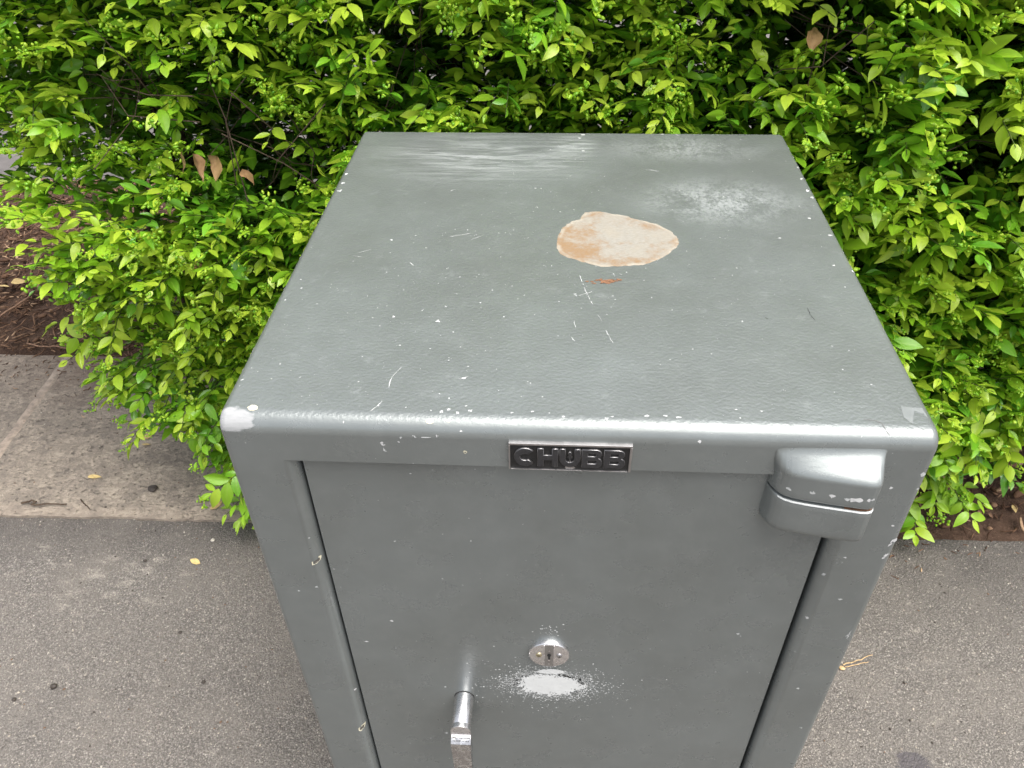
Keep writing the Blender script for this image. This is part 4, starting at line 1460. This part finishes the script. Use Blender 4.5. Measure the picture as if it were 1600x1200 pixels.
# curled new buds in small clusters
def bud_template(seed):
    r_ = np.random.default_rng(seed)
    V, Q, T, A = [], [], [], []
    b = 0
    for i in range(int(r_.integers(9, 17))):
        c = r_.normal(0, 1, 3) * (0.0075, 0.0075, 0.0075) + np.array((0.004, 0, 0))
        s = r_.uniform(0.0016, 0.0034)
        e = r_.uniform(0.9, 1.7)
        d = r_.normal(0, 1, 3); d /= np.linalg.norm(d)
        u = np.cross(d, (0.1, 0.9, 0.4)); u /= np.linalg.norm(u); v_ = np.cross(d, u)
        ringn, rows = 6, (0.35, 0.8, 1.0, 0.75, 0.3)
        for j, rr in enumerate(rows):
            h = -0.9 + 1.8 * j / 4
            for q in range(ringn):
                a = 2 * math.pi * q / ringn
                V.append(c + s * (d * h * e + rr * (u * math.cos(a) + v_ * math.sin(a) * 0.75)))
                A.append((np.clip(0.85 + r_.normal(0, 0.12), 0, 1) if q == 0 and j == 0 else A[-1][0], 0.4, 1, 1))
        for j in range(4):
            for q in range(ringn):
                Q.append((b + j * ringn + q, b + j * ringn + (q + 1) % ringn, b + (j + 1) * ringn + (q + 1) % ringn, b + (j + 1) * ringn + q))
        for j in (0, 4):
            for q in range(1, ringn - 1):
                T.append((b + j * ringn, b + j * ringn + q, b + j * ringn + q + 1))
        b += ringn * 5
    return np.array(V), np.array(Q), np.array(T), np.array(A)


BT = [bud_template(40 + i) for i in range(6)]
BM = [big_mesh('bud_cluster', t[0], [t[1], t[2]], LEAF, t[3]) for t in BT]
bud_ok = [b for b in buds if not (abs(b[0][0]) < HW + 0.025 and b[0][1] < DEP + 0.02 and b[0][2] < H + 0.015)]
bd = [np.linalg.norm(b[0] - np.array(CAM)) for b in bud_ok]
order = np.argsort(bd)
Vs, Qs, Ts, As, base = [], [], [], [], 0
for rank, i in enumerate(order):
    c, out, age = bud_ok[i]
    k = int(rng.integers(6))
    q = Vector(out).to_track_quat('X', 'Z') @ Euler((rng.uniform(0, 6), 0, 0)).to_quaternion()
    s = rng.uniform(0.75, 1.25)
    if rank < 120:
        ob = link(bpy.data.objects.new('bud_cluster', BM[k]), HEDGE)
        ob.matrix_basis = Matrix.Translation(c) @ q.to_matrix().to_4x4() @ Matrix.Scale(s, 4)
    else:
        t = BT[k]
        Vs.append(c + s * (t[0] @ np.array(q.to_matrix()).T)); Qs.append(t[1] + base); Ts.append(t[2] + base); As.append(t[3]); base += len(t[0])
if Vs:
    tag(link(bpy.data.objects.new('buds', big_mesh('buds', np.concatenate(Vs), [np.concatenate(Qs), np.concatenate(Ts)], LEAF, np.concatenate(As))), HEDGE), kind='stuff')

# ------------------------------------------------------------------ mulch
def chip_arrays(L, wd, th, r_):
    """a split of bark: bent, tapered, six-sided"""
    V = []
    b1, b2 = r_.uniform(-0.25, 0.25), r_.uniform(-0.15, 0.15)
    for t, k in ((-0.5, r_.uniform(0.25, 0.8)), (-0.1, 1.0), (0.2, r_.uniform(0.75, 1.1)), (0.5, r_.uniform(0.1, 0.7))):
        o = np.array((t * L, b1 * L * t * t * 2, b2 * L * t * t * 2))
        for y, z in ((-1, -1), (1, -1), (0.8, 1), (-0.7, 1)):
            V.append(o + np.array((0, y * wd * k * 0.5, z * th * (0.5 + 0.5 * k) * 0.5)))
    Q = [(4 * j + i, 4 * j + (i + 1) % 4, 4 * j + 4 + (i + 1) % 4, 4 * j + 4 + i) for j in range(3) for i in range(4)] + [(3, 2, 1, 0), (12, 13, 14, 15)]
    return np.array(V), np.array(Q)


def bed_z(x, y):
    k = min(1.0, max(0.0, (y - 0.62) / 0.08))
    return -0.012 + k * (0.016 + 0.014 * nz(x, y, 5) + 0.007 * nz(x, y, 17))


Vs, Qs, As, base = [], [], [], 0
def scatter_chips(n, x0, x1, y0, y1, Lr, wr, tone, spread, lift):
    global base
    for i in range(n):
        x, y = rng.uniform(x0, x1), rng.uniform(y0, y1)
        if y < tar_edge(x) + 0.004 + abs(rng.normal(0, 0.006)) or (x < -0.42 and y < slab_far(x)):
            continue
        L = rng.uniform(*Lr) * rng.choice((0.6, 0.8, 1.0, 1.3))
        a, q = chip_arrays(L, rng.uniform(*wr), rng.uniform(0.001, 0.003), rng)
        M = np.array(Euler((rng.normal(0, 0.5), rng.normal(0, 0.28), rng.uniform(0, 6.3))).to_matrix())
        Vs.append(a @ M.T + np.array((x, y, bed_z(x, y) + 0.005 + rng.uniform(0.0, lift))))
        Qs.append(q + base); base += len(a)
        As.append(np.tile((np.clip(rng.normal(tone, spread), 0, 1), 0, 0, 1), (len(a), 1)))


scatter_chips(9000, -2.25, -0.50, 1.165, 2.24, (0.012, 0.036), (0.0014, 0.005), 0.55, 0.22, 0.010)
scatter_chips(500, -2.25, -0.50, 1.165, 2.24, (0.012, 0.022), (0.004, 0.010), 0.75, 0.18, 0.013)
scatter_chips(2600, 0.28, 1.75, 0.63, 1.5, (0.008, 0.024), (0.0015, 0.005), 0.50, 0.22, 0.012)
scatter_chips(1100, 0.28, 1.75, 0.66, 1.5, (0.012, 0.026), (0.006, 0.014), 0.78, 0.20, 0.018)
tag(link(bpy.data.objects.new('mulch', big_mesh('mulch', np.concatenate(Vs), [np.concatenate(Qs)], CHIP, np.concatenate(As), False)), bed), kind='stuff')
chipmesh = []
for i in range(14):
    a, q = chip_arrays(rng.uniform(0.022, 0.045), rng.uniform(0.008, 0.018), rng.uniform(0.003, 0.006), rng)
    chipmesh.append(big_mesh('bark_chip', a, [q], CHIP, np.tile(((0.30, 0.55, 0.8, 0.95, 1.0)[i % 5], 0, 0, 1), (len(a), 1)), False))
for i in range(150):
    if i < 95:
        x, y = rng.uniform(0.62, 1.25), rng.uniform(0.66, 1.15)
    else:
        x, y = rng.uniform(-2.1, -1.15), rng.uniform(1.2, 1.95)
    if y < tar_edge(x) + 0.02:
        continue
    ob = link(bpy.data.objects.new('bark_chip', chipmesh[int(rng.integers(14)) if i < 95 else int(rng.choice((0, 1, 2, 5, 6, 10, 11)))]), bed)
    ob.matrix_basis = Matrix.Translation((x, y, bed_z(x, y) + rng.uniform(0.008, 0.018))) @ Euler((rng.normal(0, 0.3), rng.normal(0, 0.2), rng.uniform(0, 6.3))).to_matrix().to_4x4()

# ------------------------------------------------------------------ fallen leaves, stones, roots
def dead_leaf(label, loc, L, tone, yaw, pitch=0.0, roll=0.0, k=0, group=None, curl=0.35, cat='fallen leaf', name='fallen_leaf'):
    tv, tq, tt, ta = leaf_template(*HI, droop=curl * 0.6, fold=curl, wmax=0.22 + 0.03 * (k % 3), peak=0.85 + 0.05 * (k % 2), twist=0.3 * ((k % 3) - 1))
    tv = tv + np.array([noise.noise_vector(Vector(q) * 3.1 + Vector((k, tone * 9, yaw))) for q in tv]) * (0.16 if curl > 0.5 else 0.05)
    me = big_mesh(name, tv * L - np.array((L * 0.5, 0, 0)), [tq, tt], DEAD, np.column_stack([np.full(len(ta), tone), ta, ta, np.ones(len(ta))]))
    ob = bpy.data.objects.new(name, me)
    ob.location = loc
    ob.rotation_euler = (roll, pitch, yaw)
    COL.objects.link(ob)
    return tag(ob, label, cat, group)


G1 = 'pale leaves fallen on the ground'
dead_leaf('yellow leaf lying on the concrete, midway between its left joint and the safe', (-1.04, 0.728, 0.009), 0.030, 0.95, 0.1, 0, 0.1, 0, G1, 0.12)
dead_leaf('yellow leaf lying alone on the asphalt left of the safe', (-0.728, 0.509, 0.004), 0.024, 0.97, -0.4, 0, 0.1, 1, G1, 0.12)
dead_leaf('small cream leaf on the concrete under the hedge, the upper of a pair', (-0.975, 0.862, 0.009), 0.022, 0.92, 0.4, 0, 0.2, 2, G1, 0.15)
dead_leaf('small cream leaf on the concrete under the hedge, the lower of a pair', (-0.966, 0.836, 0.009), 0.022, 0.88, 0.0, 0, -0.1, 3, G1, 0.10)
dead_leaf('tan leaf on the concrete edge beside the left side of the safe', (-0.735, 0.655, 0.009), 0.030, 0.82, 1.0, 0, 0.1, 1, G1, 0.12)
dead_leaf('pale tan leaf on the brown mulch, the larger of two at the left', (-1.635, 1.497, 0.030), 0.042, 0.86, 0.5, 0, 0.2, 2, G1, 0.25)
dead_leaf('cream leaf on the brown mulch, the smaller of two at the left', (-1.668, 1.475, 0.028), 0.032, 0.90, 0.0, 0, -0.2, 4, G1, 0.2)
dead_leaf('cream leaf at the border of mulch and asphalt on the right', (0.955, 0.712, 0.016), 0.026, 0.92, 1.3, 0, 0.1, 3, G1, 0.15)
G2 = 'withered brown leaves caught in the hedge'
for t_, p_, L_, tone, yw, pt, rl, k_ in (
        ('withered tan leaf hanging at the left of the brown bunch in the hedge', (-0.575, 0.64, 0.800), 0.040, 0.62, 0.7, 1.1, 0.4, 0),
        ('withered brown leaf hanging in the middle of the brown bunch in the hedge', (-0.552, 0.635, 0.795), 0.044, 0.50, 1.2, 1.2, -0.3, 1),
        ('withered orange brown leaf hanging at the right of the brown bunch in the hedge', (-0.530, 0.64, 0.792), 0.042, 0.56, 2.2, 1.1, 0.3, 2),
        ('curled brown leaf lying across green leaves in the left part of the hedge', (-0.700, 0.665, 0.655), 0.034, 0.62, -0.6, 0.25, 0.5, 3),
        ('dry brown leaf hanging near the yellow tips left of the safe', (-0.595, 0.62, 0.625), 0.026, 0.55, -0.7, 0.5, 0.2, 4),
        ('long tan leaf dangling in the dark hollow above the right corner of the safe', (0.325, 0.68, 0.965), 0.044, 0.55, 1.2, -0.9, 0.3, 1),
        ('brown leaf lodged in the dark hollow left of the safe top', (-0.485, 0.64, 0.775), 0.034, 0.45, 0.3, 0.4, 0.5, 2),
        ('small rusty leaf in the hedge close above the middle of the safe', (-0.095, 0.70, 0.965), 0.024, 0.40, 1.0, 0.7, 0.2, 5)):
    dead_leaf(t_, p_, L_ * 0.85, tone, yw, pt, rl, k_, G2, 0.85, 'dead leaf', 'dead_leaf')


def stone(name, label, cat, loc, r, mat, seed, group=None, flat=0.6):
    bm = bmesh.new()
    bmesh.ops.create_icosphere(bm, subdivisions=2, radius=r)
    for v_ in bm.verts:
        k = 1 + 0.28 * noise.noise(v_.co / r * 1.3 + Vector((seed, seed, 0)))
        v_.co = Vector((v_.co.x * k * 1.15, v_.co.y * k, v_.co.z * k * flat))
    o = bm_obj(name, bm, mat, None, 60)
    o.location = loc
    return tag(o, label, cat, group)


stone('seed_pod', 'round dark seed pod on the asphalt at the lower left', 'seed pod', (-0.879, 0.23, 0.0045), 0.0052, SEED, 1, None, 0.8)
stone('pebble', 'small black pebble near the left edge of the asphalt', 'pebble', (-0.938, 0.204, 0.002), 0.0035, SEED, 2, 'pebbles on the asphalt')
stone('pebble', 'small black pebble on the asphalt, between the yellow leaf and the seed pod', 'pebble', (-0.833, 0.508, 0.002), 0.0034, SEED, 3, 'pebbles on the asphalt')
stone('pebble', 'tiny black pebble on the asphalt, nearer the safe than the others', 'pebble', (-0.619, 0.252, 0.002), 0.0034, SEED, 4, 'pebbles on the asphalt')
stone('pebble', 'tiny dark pebble halfway down the asphalt left of the safe', 'pebble', (-0.698, 0.348, 0.002), 0.0030, SEED, 5, 'pebbles on the asphalt')
stone('pebble', 'pale stone on the asphalt close to the left side of the safe', 'pebble', (-0.713, 0.566, 0.002), 0.0042, PEBBLE, 6, 'pebbles on the asphalt')
stone('stone', 'dark flat stone on the concrete near the leafy skirt of the hedge', 'stone', (-0.893, 0.697, 0.010), 0.0100, SEED, 8, None, 0.35)


def root(name, label, cat, pts, r0, r1, mat):
    n_ = len(pts)
    fine = []
    for i in range(n_ - 1):
        for t in np.linspace(0, 1, 5)[:-1]:
            fine.append(np.array(pts[i]) * (1 - t) + np.array(pts[i + 1]) * t + rng.normal(0, r0 * 0.5, 3) * (1, 1, 0.3))
    fine.append(np.array(pts[-1], float))
    a, q = tube_arrays(fine, [r0 + (r1 - r0) * i / len(fine) for i in range(len(fine))], 6)
    o = bpy.data.objects.new(name, big_mesh(name, a, [q], mat))
    COL.objects.link(o)
    return tag(o, label, cat)


root('dry_twig', 'long thin brown twig bent across the mulch at the left', 'twig', [(-1.60, 1.25, 0.028), (-1.585, 1.31, 0.032), (-1.555, 1.40, 0.034), (-1.545, 1.445, 0.036), (-1.565, 1.50, 0.036), (-1.57, 1.56, 0.034)], 0.0035, 0.002, ROOT)
root('dry_twig', 'thin pale root lying along the border of mulch and concrete', 'twig', [(-1.45, 1.20, 0.022), (-1.40, 1.185, 0.024), (-1.36, 1.19, 0.022), (-1.31, 1.18, 0.020)], 0.0022, 0.0012, ROOT)
root('dry_twig', 'dark root tangle stuck on the broken concrete edge at the left', 'twig', [(-1.16, 0.640, 0.012), (-1.14, 0.648, 0.015), (-1.125, 0.642, 0.016), (-1.135, 0.634, 0.014), (-1.10, 0.640, 0.013), (-1.06, 0.642, 0.012)], 0.0022, 0.0014, TWIG)
root('dry_twig', 'short dark twig slanting on the concrete edge beside the root tangle', 'twig', [(-1.035, 0.655, 0.012), (-1.02, 0.643, 0.012), (-1.005, 0.632, 0.011)], 0.0016, 0.0010, TWIG)
root('straw', 'forked dry straw on the asphalt right of the safe', 'straw', [(0.508, 0.337, 0.003), (0.535, 0.345, 0.004), (0.565, 0.358, 0.004)], 0.0011, 0.0006, STRAW)
root('straw', 'shorter dry straw below the forked one on the asphalt', 'straw', [(0.512, 0.333, 0.002), (0.535, 0.340, 0.002), (0.555, 0.345, 0.002)], 0.0009, 0.0005, STRAW)
stone('husk', 'small tan husk beside the straw at the right side of the safe', 'husk', (0.505, 0.330, 0.003), 0.0042, STRAW, 9, None, 0.5)

# ------------------------------------------------------------------ loose grit and litter on the paving
def nugget(r_):
    V = []
    for z_, k in ((-0.5, 0.7), (0.25, 1.0), (0.7, 0.45)):
        for i in range(5):
            a = 2 * math.pi * i / 5 + r_.uniform(-0.3, 0.3)
            V.append((math.cos(a) * k * r_.uniform(0.75, 1.2), math.sin(a) * k * r_.uniform(0.75, 1.2), z_))
    Q = [(5 * j + i, 5 * j + (i + 1) % 5, 5 * j + 5 + (i + 1) % 5, 5 * j + 5 + i) for j in range(2) for i in range(5)]
    return np.array(V), np.array(Q), np.array([(10, 11, 12, 13, 14)])


NUG = [nugget(rng) for _ in range(8)]
GRIT = Mat('grit')
_a = GRIT.n('ShaderNodeAttribute', attribute_name='leaf')
GRIT.bsdf(_a.outputs['Color'], 0.85, 0.0, None, 0.3)
Vs, Qs, Ps, As, base = [], [], [], [], 0
TONES = ((0.42, 0.37, 0.31), (0.30, 0.26, 0.225), (0.20, 0.175, 0.155), (0.055, 0.045, 0.038), (0.16, 0.10, 0.065), (0.50, 0.46, 0.40))
n_made = 0
while n_made < 5200:
    x, y = rng.uniform(-1.9, 1.25), rng.uniform(-0.05, 1.16)
    if -HW - 0.004 < x < HW + 0.004 and y > -0.003:
        continue
    far = y > tar_edge(x)
    if far and x > -0.43:
        continue
    if rng.random() > 0.55 + 0.45 * nz(x, y, 4.0, 2.0) + (0.35 if abs(y - tar_edge(x)) < 0.03 else 0):
        continue
    n_made += 1
    v_, q_, t_ = NUG[int(rng.integers(8))]
    r = 0.0007 + 0.0017 * rng.random() ** 2.5
    a = rng.uniform(0, 6.3)
    k = np.array([[math.cos(a), -math.sin(a), 0], [math.sin(a), math.cos(a), 0], [0, 0, 0.75]])
    Vs.append((v_ * r * np.array((1.25, 0.9, 1))) @ k.T + np.array((x, y, (0.005 if far else 0.0) + r * 0.2)))
    Qs.append(q_ + base); Ps.append(t_ + base); base += len(v_)
    c = TONES[int(rng.choice(6, p=(0.22, 0.28, 0.22, 0.12, 0.10, 0.06)))]
    As.append(np.tile((*(np.array(c) * rng.uniform(0.8, 1.15)), 1), (len(v_), 1)))
tag(link(bpy.data.objects.new('grit', big_mesh('grit', np.concatenate(Vs), [np.concatenate(Qs), np.concatenate(Ps)], GRIT.m, np.concatenate(As), False))), kind='stuff')
# shreds of bark and leaf washed on to the concrete and along the border of the bed
Vs, Qs, As, base = [], [], [], 0
for i in range(320):
    if i < 250:
        x, y = rng.uniform(-1.6, -0.6), 1.172 - abs(rng.normal(0, 0.10))
        zz = 0.0065
        if y < 0.64:
            continue
    else:
        x = rng.uniform(0.32, 1.2)
        y = tar_edge(x) - abs(rng.normal(0, 0.05))
        zz = 0.0015
    a, q = chip_arrays(rng.uniform(0.004, 0.016), rng.uniform(0.0008, 0.0028), 0.0012, rng)
    M_ = np.array(Euler((0, 0, rng.uniform(0, 6.3))).to_matrix())
    Vs.append(a @ M_.T + np.array((x, y, zz))); Qs.append(q + base); base += len(a)
    As.append(np.tile((np.clip(rng.normal(0.5, 0.25), 0, 1), 0, 0, 1), (len(a), 1)))
tag(link(bpy.data.objects.new('bark_litter', big_mesh('bark_litter', np.concatenate(Vs), [np.concatenate(Qs)], CHIP, np.concatenate(As), False))), kind='stuff')
